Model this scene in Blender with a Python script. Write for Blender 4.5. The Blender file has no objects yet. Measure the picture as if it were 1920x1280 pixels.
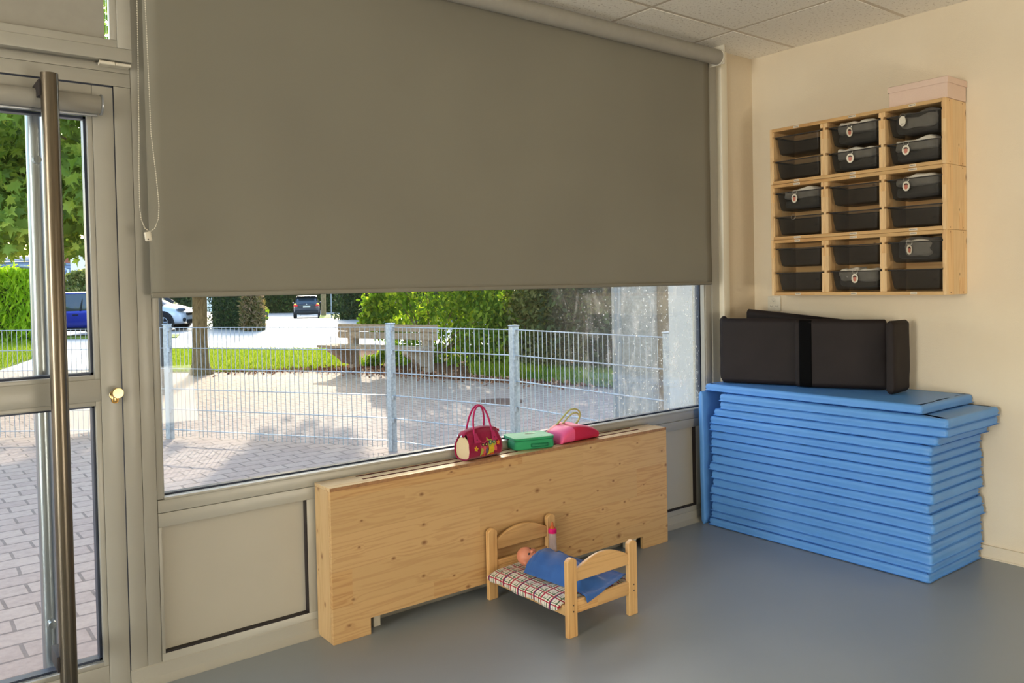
import bpy, bmesh, math, random
import numpy as np
from mathutils import Vector, Matrix, noise
R = math.radians
scene = bpy.context.scene
COL = scene.collection
random.seed(7)
np.random.seed(7)

# ------------------------------------------------------------------ camera
CAM = Vector((-4.05766, -2.87998, 1.31711))
YAW, PITCH, ROLL, FPX, PY = -0.66361, -0.02289, -0.02011, 1525.54645, 570.01953
_f = Vector((-math.sin(YAW)*math.cos(PITCH), math.cos(YAW)*math.cos(PITCH), math.sin(PITCH)))
_r0 = Vector((math.cos(YAW), math.sin(YAW), 0)); _u0 = _r0.cross(_f)
_r = _r0*math.cos(ROLL) + _u0*math.sin(ROLL); _u = -_r0*math.sin(ROLL) + _u0*math.cos(ROLL)
cd = bpy.data.cameras.new('camera'); cam = bpy.data.objects.new('camera', cd); COL.objects.link(cam)
cam.matrix_world = Matrix(((_r.x, _u.x, -_f.x, CAM.x), (_r.y, _u.y, -_f.y, CAM.y), (_r.z, _u.z, -_f.z, CAM.z), (0, 0, 0, 1)))
cd.sensor_width = 36; cd.lens = FPX/1920*36; cd.shift_y = (PY-640)/1920; cd.clip_start = .05; cd.clip_end = 500
scene.camera = cam

# ------------------------------------------------------------------ world, sun, lamps, exposure
w = bpy.data.worlds.new('world'); scene.world = w; w.use_nodes = True
nt = w.node_tree; nt.nodes.clear()
sky = nt.nodes.new('ShaderNodeTexSky'); sky.sky_type = 'NISHITA'; sky.sun_disc = False
sky.sun_elevation = R(20); sky.sun_rotation = R(27); sky.air_density = 1.0; sky.dust_density = 1.6
bg = nt.nodes.new('ShaderNodeBackground'); bg.inputs[1].default_value = .85
wo = nt.nodes.new('ShaderNodeOutputWorld'); tint = nt.nodes.new('ShaderNodeMix'); tint.data_type = 'RGBA'; tint.blend_type = 'MULTIPLY'; tint.inputs[0].default_value = 1; tint.inputs[7].default_value = (1, .99, .97, 1)
nt.links.new(sky.outputs[0], tint.inputs[6]); nt.links.new(tint.outputs[2], bg.inputs[0]); nt.links.new(bg.outputs[0], wo.inputs[0])

SUN = Vector((.45, .893, math.tan(R(13.8)))).normalized()
sd = bpy.data.lights.new('sun', 'SUN'); sd.energy = 5.6; sd.color = (1, .86, .68); sd.angle = R(.6)
so = bpy.data.objects.new('sun', sd); COL.objects.link(so); so.rotation_euler = (-SUN).to_track_quat('-Z', 'Y').to_euler(); so.location = (6, 12, 8)

def area(name, loc, target, sx, sy, power, color):
    ld = bpy.data.lights.new(name, 'AREA'); ld.shape = 'RECTANGLE'; ld.size = sx; ld.size_y = sy; ld.energy = power; ld.color = color
    o = bpy.data.objects.new(name, ld); COL.objects.link(o); o.location = loc
    o.rotation_euler = (Vector(target)-Vector(loc)).to_track_quat('-Z', 'Z').to_euler(); return o
# fill lamps added out of view, each in an added window (their panes are built below)
area('back_fill_lamp', (-2.25, -5.16, .34), (-2.25, 0, 1.9), 1.25, .55, 49, (1, .87, .69))  # added low warm fill, stands in for bounce off a sunlit floor
area('left_fill_lamp', (-10.16, -2.3, 1.30), (0, -2.3, 1.5), 2.8, 1.5, 320, (1, .95, .84))  # added broad fill for the right wall and the mats

scene.view_settings.view_transform = 'Standard'; scene.view_settings.look = 'None'
scene.view_settings.exposure = 0.0; scene.view_settings.gamma = 1.0; scene.view_settings.use_curve_mapping = False
scene.cycles.use_denoising = True
scene.cycles.max_bounces = 8; scene.cycles.diffuse_bounces = 4; scene.cycles.glossy_bounces = 4
scene.cycles.transparent_max_bounces = 16; scene.cycles.transmission_bounces = 6
scene.cycles.sample_clamp_indirect = 6; scene.cycles.caustics_reflective = False; scene.cycles.caustics_refractive = False

# ------------------------------------------------------------------ material helpers
def srgb(r, g, b):
    f = lambda c: (c/255/12.92 if c/255 <= .04045 else ((c/255+.055)/1.055)**2.4)
    return (f(r), f(g), f(b), 1)
class NT:
    def __init__(s, name):
        s.m = bpy.data.materials.new(name); s.m.use_nodes = True; s.t = s.m.node_tree; s.t.nodes.clear()
        s.out = s.n('ShaderNodeOutputMaterial')
    def n(s, typ, **kw):
        nd = s.t.nodes.new(typ)
        for k, v in kw.items():
            if k.startswith('i_'):
                key = k[2:]; key = int(key) if key.isdigit() else key.replace('_', ' ')
                nd.inputs[key].default_value = v
            else: setattr(nd, k, v)
        return nd
    def l(s, a, b): s.t.links.new(a, b)
    def coord(s, scale=(1, 1, 1), rot=(0, 0, 0), loc=(0, 0, 0), kind='Object'):
        c = s.n('ShaderNodeTexCoord'); m = s.n('ShaderNodeMapping')
        m.inputs['Scale'].default_value = scale; m.inputs['Rotation'].default_value = rot; m.inputs['Location'].default_value = loc
        s.l(c.outputs[kind], m.inputs[0]); return m.outputs[0]
    def noise(s, vec, scale, detail=3, rough=.5, dist=0):
        nd = s.n('ShaderNodeTexNoise'); nd.inputs['Scale'].default_value = scale; nd.inputs['Detail'].default_value = detail
        nd.inputs['Roughness'].default_value = rough; nd.inputs['Distortion'].default_value = dist
        if vec is not None: s.l(vec, nd.inputs['Vector'])
        return nd.outputs[0]
    def ramp(s, fac, stops, interp='LINEAR'):
        nd = s.n('ShaderNodeValToRGB'); cr = nd.color_ramp; cr.interpolation = interp
        while len(cr.elements) < len(stops): cr.elements.new(.5)
        for e, (p, c) in zip(cr.elements, stops): e.position = p; e.color = c if len(c) == 4 else (*c, 1)
        s.l(fac, nd.inputs[0]); return nd.outputs[0]
    def mix(s, fac, a, b, mode='MIX'):
        nd = s.n('ShaderNodeMix', data_type='RGBA', blend_type=mode)
        for sock, v in ((nd.inputs[0], fac), (nd.inputs[6], a), (nd.inputs[7], b)):
            if hasattr(v, 'is_linked') or hasattr(v, 'links'): s.l(v, sock)
            else: sock.default_value = v
        return nd.outputs[2]
    def math(s, op, a, b=0.0, c=0.0, clamp=False):
        nd = s.n('ShaderNodeMath', operation=op, use_clamp=clamp)
        for k, v in enumerate((a, b, c)):
            if hasattr(v, 'links'): s.l(v, nd.inputs[k])
            else: nd.inputs[k].default_value = v
        return nd.outputs[0]
    def bump(s, h, strength=.3, dist=.01):
        nd = s.n('ShaderNodeBump'); nd.inputs['Strength'].default_value = strength; nd.inputs['Distance'].default_value = dist
        s.l(h, nd.inputs['Height']); return nd.outputs[0]
    def pbr(s, color, rough=.5, metal=0, spec=.5, normal=None, alpha=None, sheen=0, coat=0, trans=0):
        p = s.n('ShaderNodeBsdfPrincipled')
        for key, v in (('Base Color', color), ('Roughness', rough), ('Metallic', metal), ('Specular IOR Level', spec), ('Alpha', alpha), ('Normal', normal), ('Sheen Weight', sheen), ('Coat Weight', coat), ('Transmission Weight', trans)):
            if v is None: continue
            if hasattr(v, 'links'): s.l(v, p.inputs[key])
            else: p.inputs[key].default_value = v
        s.l(p.outputs[0], s.out.inputs[0]); return p
def simple(name, c, rough=.5, metal=0, spec=.5, var=.06, nscale=30, bump=0, sheen=0, coat=0):
    t = NT(name); v = t.coord()
    n = t.noise(v, nscale, 4)
    dark = tuple(x*(1-var) for x in c[:3])+(1,); lite = tuple(min(1, x*(1+var)) for x in c[:3])+(1,)
    colr = t.ramp(n, [(.3, dark), (.7, lite)])
    nm = t.bump(n, bump, .002) if bump else None
    t.pbr(colr, rough, metal, spec, nm, sheen=sheen, coat=coat); return t.m
MATS = {}

def wood(name, axis='X', light=(214, 172, 118), dark=(176, 126, 76), stave=0.115, knots=1.0, seed=0, rough=.5, staveaxis=None):
    """glued spruce or pine: staves across, grain along axis, scattered knots"""
    t = NT(name)
    tc = t.n('ShaderNodeTexCoord'); sep = t.n('ShaderNodeSeparateXYZ'); t.l(tc.outputs['Object'], sep.inputs[0])
    X, Y, Z = sep.outputs
    L = {'X': X, 'Y': Y, 'Z': Z}[axis]
    others = [o for a, o in (('X', X), ('Y', Y), ('Z', Z)) if a != axis]
    # across coordinate
    if staveaxis: A = {'X': X, 'Y': Y, 'Z': Z}[staveaxis]
    else: A = others[1]
    B = [o for o in others if o is not A][0]
    wob = t.noise(tc.outputs['Object'], 2.2, 2); 
    s_ = t.math('DIVIDE', A, stave); s_ = t.math('ADD', s_, seed*3.7+.31)
    sid = t.math('FLOOR', s_)
    lseg = t.math('FLOOR', t.math('ADD', t.math('DIVIDE', L, .95), t.math('MULTIPLY', sid, .377)))
    wn = t.n('ShaderNodeTexWhiteNoise', noise_dimensions='2D'); cb = t.n('ShaderNodeCombineXYZ'); t.l(sid, cb.inputs[0]); t.l(lseg, cb.inputs[1]); t.l(cb.outputs[0], wn.inputs['Vector'])
    rnd = wn.outputs['Value']
    # grain vector: strongly stretched along L, offset per stave
    cg = t.n('ShaderNodeCombineXYZ')
    t.l(t.math('ADD', t.math('MULTIPLY', L, .55), t.math('MULTIPLY', rnd, 17)), cg.inputs[0])
    t.l(t.math('ADD', t.math('MULTIPLY', A, 13), t.math('MULTIPLY', rnd, 9)), cg.inputs[1]); t.l(t.math('MULTIPLY', B, 13), cg.inputs[2])
    # knots: voronoi spots
    ck = t.n('ShaderNodeCombineXYZ'); t.l(t.math('MULTIPLY', L, 6.4), ck.inputs[0]); t.l(t.math('MULTIPLY', A, 9.5), ck.inputs[1]); ck.inputs[2].default_value = seed*1.3
    vo = t.n('ShaderNodeTexVoronoi', feature='F1', voronoi_dimensions='2D'); vo.inputs['Scale'].default_value = 1.0; t.l(ck.outputs[0], vo.inputs['Vector'])
    vs = t.n('ShaderNodeSeparateColor'); t.l(vo.outputs['Color'], vs.inputs[0])
    has = t.math('GREATER_THAN', vs.outputs[0], 1-.55*knots)
    size = t.math('MULTIPLY_ADD', t.math('POWER', vs.outputs[1], 2.0), .075, .042)
    kd = t.math('DIVIDE', vo.outputs['Distance'], size)
    kmask = t.math('MULTIPLY', has, t.math('SUBTRACT', 1.25, kd, clamp=True))
    halo = t.math('MULTIPLY', has, t.math('POWER', 2.7, t.math('MULTIPLY', vo.outputs['Distance'], -7.0)))
    g = t.noise(cg.outputs[0], 1.6, 3, .45)
    ringv = t.math('ADD', t.math('MULTIPLY', g, 16.0), t.math('MULTIPLY', halo, 2.2))
    ring = t.math('SINE', t.math('MULTIPLY', ringv, 3.1))
    ring = t.math('POWER', t.math('MULTIPLY_ADD', ring, .5, .5), 3.0)
    fine = t.noise(cg.outputs[0], 22, 2, .7)
    amt = t.math('MULTIPLY', ring, t.math('MULTIPLY_ADD', rnd, .40, .22))
    amt = t.math('ADD', amt, t.math('MULTIPLY', t.math('SUBTRACT', fine, .5), .30), clamp=True)
    c = t.mix(amt, srgb(*light), srgb(*dark))
    tone = t.ramp(rnd, [(0, (.90, .89, .86)), (.5, (1, 1, 1)), (1, (.97, .90, .80))])
    c = t.mix(1.0, c, tone, 'MULTIPLY')
    fr = t.math('FRACT', s_); seam = t.math('LESS_THAN', fr, .004)
    c = t.mix(t.math('MULTIPLY', seam, .35), c, srgb(120, 84, 48))
    c = t.mix(t.math('MULTIPLY', kmask, .85, clamp=True), c, srgb(124, 80, 46))
    t.pbr(c, rough, 0, .4, t.bump(fine, .08, .001), coat=.08); return t.m

def white_paint(name, c=(196, 188, 172), rough=.38):
    t = NT(name); n = t.noise(t.coord(), 6, 3); col = t.ramp(n, [(.3, tuple(x*.97 for x in srgb(*c)[:3])), (.7, srgb(*c)[:3])])
    t.pbr(col, rough, 0, .5); return t.m
M = {}
M['frame'] = white_paint('cream_frame_paint', (174, 172, 163), .33)
M['panel'] = white_paint('infill_panel_paint', (186, 182, 170), .5)
M['gap'] = simple('dark_gasket', srgb(38, 32, 34), .7)
t = NT('plaster_right_wall'); v = t.coord(); n1 = t.noise(v, 220, 4, .6); n2 = t.noise(v, 3, 2)
t.pbr(t.ramp(n2, [(.3, srgb(226, 213, 190)), (.7, srgb(231, 219, 197))]), .9, 0, .2, t.bump(n1, .35, .003)); M['plaster'] = t.m
M['plain_wall'] = simple('painted_wall', srgb(222, 208, 184), .85, var=.02, nscale=150, bump=.1)
# linoleum
t = NT('grey_linoleum'); v = t.coord(); n1 = t.noise(v, 2.0, 3); n2 = t.noise(v, 300, 2)
t.pbr(t.ramp(n1, [(.3, srgb(140, 148, 154)), (.7, srgb(147, 155, 161))]), t.ramp(n1, [(.2, (.34,)*3), (.8, (.42,)*3)]), 0, .5, t.bump(n2, .05, .001)); M['floor'] = t.m
# ceiling tiles, pinholed
t = NT('mineral_fibre_tile'); v = t.coord(); n1 = t.noise(v, 75, 2, .5); n2 = t.noise(v, 230, 2, .5); n3 = t.noise(v, 2, 2)
pits = t.math('MULTIPLY', t.ramp(n1, [(.60, (0,)*3), (.66, (1,)*3)]), 1.0); fine = t.ramp(n2, [(.62, (0,)*3), (.68, (1,)*3)])
msk = t.math('MAXIMUM', pits, t.math('MULTIPLY', fine, .7))
t.pbr(t.mix(t.math('MULTIPLY', msk, .42), srgb(246, 242, 232), srgb(150, 134, 112)), .95, 0, .1, t.bump(n1, .3, .002)); M['ceiltile'] = t.m
M['grid'] = simple('ceiling_grid', srgb(206, 196, 180), .5)
# blind fabric
t = NT('grey_blind_fabric'); v = t.coord(); wv = t.noise(t.coord((1, 1, 1)), 900, 1); big = t.noise(v, 1.2, 2)
t.pbr(t.ramp(big, [(.3, srgb(130, 127, 116)), (.7, srgb(138, 135, 123))]), .85, 0, .25, t.bump(wv, .12, .0008)); M['blind'] = t.m
M['blindtube'] = simple('blind_roll', srgb(158, 155, 146), .7, var=.03)
M['alu'] = simple('grey_aluminium', srgb(160, 165, 172), .35, .6)
M['plastic_white'] = simple('white_plastic', srgb(222, 216, 200), .4)
def steel(name, rough=.30, c=(118, 110, 98)):
    t = NT(name); v = t.coord((1, 1, .02)); n = t.noise(v, 300, 2)
    t.pbr(t.ramp(n, [(.3, srgb(*[x*.85 for x in c])), (.7, srgb(*c))]), rough, 1.0, .5); return t.m
M['steel'] = steel('brushed_steel')
M['steel_out'] = steel('brushed_steel_outside', .3, (176, 182, 190))
M['brass'] = simple('worn_nickel_brass', srgb(205, 180, 130), .3, .9)
# window glass: clear pane with dust specks, rub marks and fine scratches
def glass(name, dusty=True):
    t = NT(name); tr = t.n('ShaderNodeBsdfTransparent'); tr.inputs[0].default_value = (.97, .985, .98, 1)
    gl = t.n('ShaderNodeBsdfGlossy'); gl.inputs['Roughness'].default_value = .02
    fr = t.n('ShaderNodeFresnel'); fr.inputs[0].default_value = 1.45
    mx = t.n('ShaderNodeMixShader'); t.l(t.math('MULTIPLY', fr.outputs[0], .26), mx.inputs[0]); t.l(tr.outputs[0], mx.inputs[1]); t.l(gl.outputs[0], mx.inputs[2])
    last = mx.outputs[0]
    if dusty:
        v = t.coord(); vo = t.n('ShaderNodeTexVoronoi', feature='F1', voronoi_dimensions='3D'); vo.inputs['Scale'].default_value = 46; t.l(v, vo.inputs['Vector'])
        sp = t.math('LESS_THAN', vo.outputs['Distance'], t.math('MULTIPLY', t.math('SUBTRACT', t.noise(v, 60, 1), .30), .62))
        sepx = t.n('ShaderNodeSeparateXYZ'); t.l(v, sepx.inputs[0])
        # specks gather towards the right end of the pane, where hands and rain splash reach
        region = t.n('ShaderNodeMapRange'); region.inputs[1].default_value = .30; region.inputs[2].default_value = 1.05; t.l(sepx.outputs[0], region.inputs[0])
        smear = t.ramp(t.noise(t.coord((1.4, 1, .5), (0, .5, 0)), 9, 8, .72, 1.2), [(.52, (0,)*3), (.72, (1,)*3)])
        dirt = t.math('MULTIPLY', t.math('ADD', t.math('MULTIPLY', sp, .85), t.math('MULTIPLY_ADD', smear, .42, .07)), region.outputs[0])
        df = t.n('ShaderNodeBsdfTranslucent'); df.inputs[0].default_value = (.8, .8, .78, 1)
        d2 = t.n('ShaderNodeBsdfDiffuse'); d2.inputs[0].default_value = (.8, .8, .78, 1)
        ad = t.n('ShaderNodeMixShader'); ad.inputs[0].default_value = .4; t.l(df.outputs[0], ad.inputs[1]); t.l(d2.outputs[0], ad.inputs[2])
        m2 = t.n('ShaderNodeMixShader'); t.l(t.math('MULTIPLY', dirt, 1, clamp=True), m2.inputs[0]); t.l(last, m2.inputs[1]); t.l(ad.outputs[0], m2.inputs[2]); last = m2.outputs[0]
    t.l(last, t.out.inputs[0]); return t.m
M['glass'] = glass('window_glass'); M['glass_clean'] = glass('door_glass', False)
M['spacer'] = simple('pane_spacer', srgb(52, 60, 78), .4, .3)
M['spruce'] = wood('spruce_board', 'X', (206, 170, 120), (178, 134, 88), .135, 1.1, 1, staveaxis='Z')
M['spruce_side'] = wood('spruce_board_side', 'Z', (208, 176, 130), (184, 144, 98), .07, .8, 2, staveaxis='Y')
M['spruce_top'] = wood('spruce_board_top', 'X', (220, 190, 146), (190, 148, 102), .07, .4, 3, rough=.22, staveaxis='Y')
M['endgrain'] = simple('spruce_edge', srgb(160, 118, 80), .6, var=.25, nscale=60); M['slot'] = simple('routed_slot_edge', srgb(112, 58, 52), .7)
M['pine_x'] = wood('pine_along_x', 'X', (222, 180, 124), (184, 134, 84), .09, .15, 4, rough=.35, staveaxis='Z')
M['pine_y'] = wood('pine_along_y', 'Y', (214, 178, 126), (184, 140, 92), .05, .4, 5, rough=.45, staveaxis='Z')
M['pine_z'] = wood('pine_upright', 'Z', (236, 204, 156), (204, 160, 110), .055, .75, 6, rough=.45, staveaxis='X')
M['pine_zb'] = wood('pine_bedpost', 'Z', (222, 182, 126), (186, 138, 88), .06, .05, 7, rough=.35, staveaxis='X')

# ------------------------------------------------------------------ mesh helpers
class B:
    """collects shapes in world coordinates; mesh() makes one mesh"""
    def __init__(s): s.bm = bmesh.new()
    def box(s, x0, x1, y0, y1, z0, z1, bev=0, seg=2, rot=None, piv=None):
        r = bmesh.ops.create_cube(s.bm, size=1); vs = r['verts']
        for v in vs: v.co = Vector(((x0+x1)/2+v.co.x*(x1-x0), (y0+y1)/2+v.co.y*(y1-y0), (z0+z1)/2+v.co.z*(z1-z0)))
        if bev:
            es = list({e for v in vs for e in v.link_edges})
            rr = bmesh.ops.bevel(s.bm, geom=es, offset=bev, segments=seg, affect='EDGES', profile=.5)
            vs = list({v for f in rr['faces'] for v in f.verts} | {v for v in vs if v.is_valid})
        if rot is not None:
            m = rot if isinstance(rot, Matrix) else Matrix.Rotation(rot, 4, 'Z')
            p = Vector(piv) if piv else Vector(((x0+x1)/2, (y0+y1)/2, (z0+z1)/2))
            for v in vs: v.co = p + (m @ (v.co-p))
        return s
    def tube(s, pts, r, seg=10, closed=False, caps=True):
        pts = [Vector(p) for p in pts]; n = len(pts); rs = r if isinstance(r, (list, tuple)) else [r]*n
        rings = []; prev = None
        for i, p in enumerate(pts):
            a = pts[(i-1) % n] if (closed or i > 0) else p; b = pts[(i+1) % n] if (closed or i < n-1) else p
            d = (b-a).normalized()
            if prev is None:
                q = Vector((0, 0, 1)) if abs(d.z) < .9 else Vector((1, 0, 0)); e1 = d.cross(q).normalized()
            else: e1 = (prev - d*prev.dot(d)).normalized()
            e2 = d.cross(e1); prev = e1
            rings.append([s.bm.verts.new(p+(e1*math.cos(2*math.pi*k/seg)+e2*math.sin(2*math.pi*k/seg))*rs[i]) for k in range(seg)])
        m = n if closed else n-1
        for i in range(m):
            A, Bq = rings[i], rings[(i+1) % n]
            for k in range(seg): s.bm.faces.new((A[k], A[(k+1) % seg], Bq[(k+1) % seg], Bq[k]))
        if caps and not closed:
            s.bm.faces.new(list(reversed(rings[0]))); s.bm.faces.new(rings[-1])
        return s
    def lathe(s, prof, c=(0, 0, 0), seg=20, axis=None):
        """prof: (radius, height) pairs, turned about axis through c"""
        c = Vector(c); ax = Vector(axis or (0, 0, 1)).normalized(); q = Vector((1, 0, 0)) if abs(ax.x) < .9 else Vector((0, 1, 0))
        e1 = ax.cross(q).normalized(); e2 = ax.cross(e1); rings = []
        for r, h in prof:
            rings.append([s.bm.verts.new(c+ax*h+(e1*math.cos(2*math.pi*k/seg)+e2*math.sin(2*math.pi*k/seg))*max(r, 1e-5)) for k in range(seg)])
        for A, Bq in zip(rings, rings[1:]):
            for k in range(seg): s.bm.faces.new((A[k], A[(k+1) % seg], Bq[(k+1) % seg], Bq[k]))
        s.bm.faces.new(list(reversed(rings[0]))); s.bm.faces.new(rings[-1]); return s
    def prism(s, poly, d, fn=None):
        """poly: list of 3D points (planar), extruded by vector d"""
        d = Vector(d); a = [s.bm.verts.new(Vector(p)) for p in poly]; b = [s.bm.verts.new(Vector(p)+d) for p in poly]; n = len(a)
        f1 = s.bm.faces.new(a); f2 = s.bm.faces.new(list(reversed(b)))
        for i in range(n): s.bm.faces.new((a[i], b[i], b[(i+1) % n], a[(i+1) % n]))
        return s
    def ball(s, c, r, seg=16, sc=(1, 1, 1), rot=None):
        rr = bmesh.ops.create_uvsphere(s.bm, u_segments=seg, v_segments=max(6, seg*2//3), radius=1)
        for v in rr['verts']:
            q = Vector((v.co.x*r*sc[0], v.co.y*r*sc[1], v.co.z*r*sc[2]))
            if rot is not None: q = rot @ q
            v.co = Vector(c)+q
        return s
    def grid(s, fn, nu, nv, closed_u=False):
        V = [[s.bm.verts.new(Vector(fn(i/nu, j/nv))) for j in range(nv+1)] for i in range(nu if closed_u else nu+1)]
        N = len(V)
        for i in range(nu if closed_u else nu):
            for j in range(nv):
                A, C = V[i % N], V[(i+1) % N]; s.bm.faces.new((A[j], C[j], C[j+1], A[j+1]))
        return s
WL = {}
def obj(name, b, mat, parent=None, loc=None, smooth=True, angle=38, mods=None):
    bm = b.bm if isinstance(b, B) else b
    if not isinstance(b, bpy.types.Mesh):
        bmesh.ops.recalc_face_normals(bm, faces=bm.faces)
        me = bpy.data.meshes.new(name); bm.to_mesh(me); bm.free()
    else: me = b
    n = len(me.vertices); co = np.empty(n*3, np.float32); me.vertices.foreach_get('co', co); co = co.reshape(-1, 3)
    if parent is None:
        if loc is None:
            mn, mx = co.min(0), co.max(0); loc = ((mn[0]+mx[0])/2, (mn[1]+mx[1])/2, mn[2])
        org = Vector(loc)
    else: org = WL[parent.name]
    co -= np.array(org, np.float32); me.vertices.foreach_set('co', co.ravel()); me.update()
    if smooth:
        me.polygons.foreach_set('use_smooth', [True]*len(me.polygons)); me.set_sharp_from_angle(angle=R(angle))
    for m in (mat if isinstance(mat, (list, tuple)) else [mat]): me.materials.append(m)
    o = bpy.data.objects.new(name, me); COL.objects.link(o)
    if parent is None: o.location = org
    else: o.parent = parent
    WL[o.name] = org
    return o
def tag(o, label=None, cat=None, group=None, kind=None):
    if label: o['label'] = label
    if cat: o['category'] = cat
    if group: o['group'] = group
    if kind: o['kind'] = kind
    return o
def thing(name, label, cat, loc, group=None):
    o = bpy.data.objects.new(name, None); COL.objects.link(o); o.location = loc; o.empty_display_size = .05
    WL[o.name] = Vector(loc); return tag(o, label, cat, group)
def struct(name, b, mat, **kw): return tag(obj(name, b, mat, **kw), kind='structure')
def sempty(name, loc):
    o = bpy.data.objects.new(name, None); COL.objects.link(o); o.location = loc; WL[o.name] = Vector(loc); return tag(o, kind='structure')
def copy_tree(o, parent=None):
    c = o.copy(); COL.objects.link(c); c.parent = parent; WL[c.name] = WL[o.name]
    for ch in list(o.children): copy_tree(ch, c)
    return c
def join_raw(name, verts, faces, mat, parent=None, loc=None, smooth=False):
    me = bpy.data.meshes.new(name); me.from_pydata([tuple(v) for v in verts], [], faces); me.update()
    return obj(name, me, mat, parent, loc, smooth=smooth)

# ================================================================== ROOM SHELL
H = 2.605
XL, YB = -10.2, -5.2            # left and back walls of the room
struct('floor', B().box(XL, .0, YB, .02, -.15, 0), M['floor'])
# suspended ceiling: tiles between T bars
b = B()
gx = [-.54-.62*k for k in range(0, 16)]; gy = [-.28-.62*k for k in range(0, 8)]
xs = [0]+gx+[XL]; ys = [0.02]+gy+[YB]
for i in range(len(xs)-1):
    for j in range(len(ys)-1):
        if xs[i]-xs[i+1] < .05 or ys[j]-ys[j+1] < .05: continue
        b.box(xs[i+1]+.011, xs[i]-(.011 if i else 0), ys[j+1]+.011, ys[j]-(.011 if j else 0), H-.001, H+.014, .0015, 1)
ceil = struct('ceiling', b, M['ceiltile'])
b = B()
for x in gx: b.box(x-.012, x+.012, YB, .02, H+.0005, H+.003)
for y in gy: b.box(XL, 0, y-.012, y+.012, H+.0008, H+.0033)
b.box(XL, .02, YB, .1, H+.016, H+.12)
struct('trim_1', b, M['grid'])
struct('wall_right', B().box(0, .22, YB-.2, .26, -.15, H+.12), M['plaster'])
def wall_with_hole(axis, pos, thick, a0, a1, z0, z1, hole, mat, name):
    b = B(); h0, h1, hz0, hz1 = hole
    for (p0, p1, q0, q1) in ((a0, h0, z0, z1), (h1, a1, z0, z1), (h0, h1, z0, hz0), (h0, h1, hz1, z1)):
        if axis == 'x': b.box(p0, p1, pos-thick, pos, q0, q1)
        else: b.box(pos-thick, pos, p0, p1, q0, q1)
    return struct(name, b, mat)
wall_with_hole('x', YB, .2, XL-.2, 0, -.15, H+.12, (-2.93, -1.57, .02, .66), M['plain_wall'], 'wall_back')
wall_with_hole('y', XL, .2, YB, .26, -.15, H+.12, (-3.75, -.85, .5, 2.1), M['plain_wall'], 'wall_left')
wb = sempty('added_window_back', (-2.25, YB, .02)); b = B()  # unseen window, added to hold the low fill lamp at the back
for q in ((-2.93, -1.57, .02, .06), (-2.93, -1.57, .62, .66), (-2.93, -2.88, .06, .62), (-1.62, -1.57, .06, .62)): b.box(q[0], q[1], YB-.12, YB-.06, q[2], q[3])
obj('window_frame', b, M['frame'], wb); obj('window_pane', B().box(-2.88, -1.62, YB-.095, YB-.085, .06, .62), M['glass_clean'], wb)
wb = sempty('added_window_left', (XL, -2.3, .5)); b = B()  # unseen window, added to hold the broad fill lamp on the left
for q in ((-3.75, -.85, .5, .55), (-3.75, -.85, 2.05, 2.1), (-3.75, -3.7, .55, 2.05), (-.9, -.85, .55, 2.05)): b.box(XL-.12, XL-.06, q[0], q[1], q[2], q[3])
obj('window_frame', b, M['frame'], wb); obj('window_pane', B().box(XL-.095, XL-.085, -3.7, -.9, .55, 2.05), M['glass_clean'], wb)
# skirting on the right wall
b = B(); b.box(-.012, 0, YB, 0, 0, .062, .003); b.box(-.018, 0, YB, 0, 0, .008, .002)
struct('baseboard_right', b, M['plaster'])

# ---------------- window wall: pier by the corner, the window, the door with transom, wall left of the door
FY = .026
struct('wall_front', B().box(-.245, 0, 0, .26, -.15, H+.12), M['plain_wall'])
b = B(); b.box(XL, -4.42, 0, .26, -.15, H+.12)
struct('wall_front', b, M['plain_wall']).name = 'wall_front_left'
struct('trim_2', B().box(-.300, -.246, -.012, .12, 0, H, .004), white_paint('white_trim_paint', (236, 230, 212), .4))
win = sempty('window_1', (-1.85, FY, 0))
# frame
b = B()
GL, GR, ZG, ZT = -3.305, -.416, .614, 2.5
b.box(-3.371, -3.327, FY, .11, 0, H, .0015)               # fixed post, left strip
b.box(-3.3255, GL, FY+.004, .11, .614, H, .0015)
b.box(-3.3255, -.301, FY, .11, .568, .612, .003)            # sill rail upper profile
b.box(-3.3255, -.301, FY+.001, .11, .520, .5665, .0015)
b.box(-3.3255, -.301, FY, .11, 0.0, .088, .002)            # bottom rail
b.box(-3.3255, -3.314, FY, .11, .088, .520, .001)
b.box(-2.793, -2.70, FY, .11, .088, .520, .001)            # mullion behind the radiator cover
b.box(-.93, -.85, FY, .11, .088, .520, .001)
b.box(-.519, -.301, FY, .11, .088, .520, .001)
b.box(GR, -.365, FY, .11, .612, H, .0015); b.box(-.3635, -.301, FY-.006, .11, .612, H, .002)
b.box(-3.3255, -.301, FY, .11, ZT, H, .0015)
obj('window_frame', b, M['frame'], win)
b = B(); b.box(-3.372, -.30, .104, .125, .0, H)            # slender dark core that shows in the joints
for q in ((-3.3262, -3.3249, 0, H), ): b.box(q[0], q[1], FY+.003, .05, q[2], q[3])
b2 = B()
b2.box(GL-.001, GR+.001, .062, .09, ZG-.004, ZG+.012); b2.box(GL-.001, GR+.001, .062, .09, ZT-.012, ZT)
b2.box(GL-.001, GL+.006, .062, .09, ZG, ZT); b2.box(GR-.012, GR, .062, .09, ZG, ZT)
obj('pane_spacer', b2, M['spacer'], win)
b2 = B(); b2.box(GL, GR, FY-.004, .058, ZG-.002, ZG+.0065, .002); b2.box(GR-.008, GR, FY+.004, .058, ZG, ZT, .002); b2.box(GL, GL+.003, FY+.004, .058, ZG, ZT, .001)
obj('glazing_bead', b2, M['frame'], win)
obj('window_pane', B().box(GL, GR, .070, .076, ZG, ZT), M['glass'], win)
b2 = B(); b2.box(-3.314, -2.793, .046, .07, .094, .520); obj('infill_panel', b2, M['panel'], win)
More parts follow.
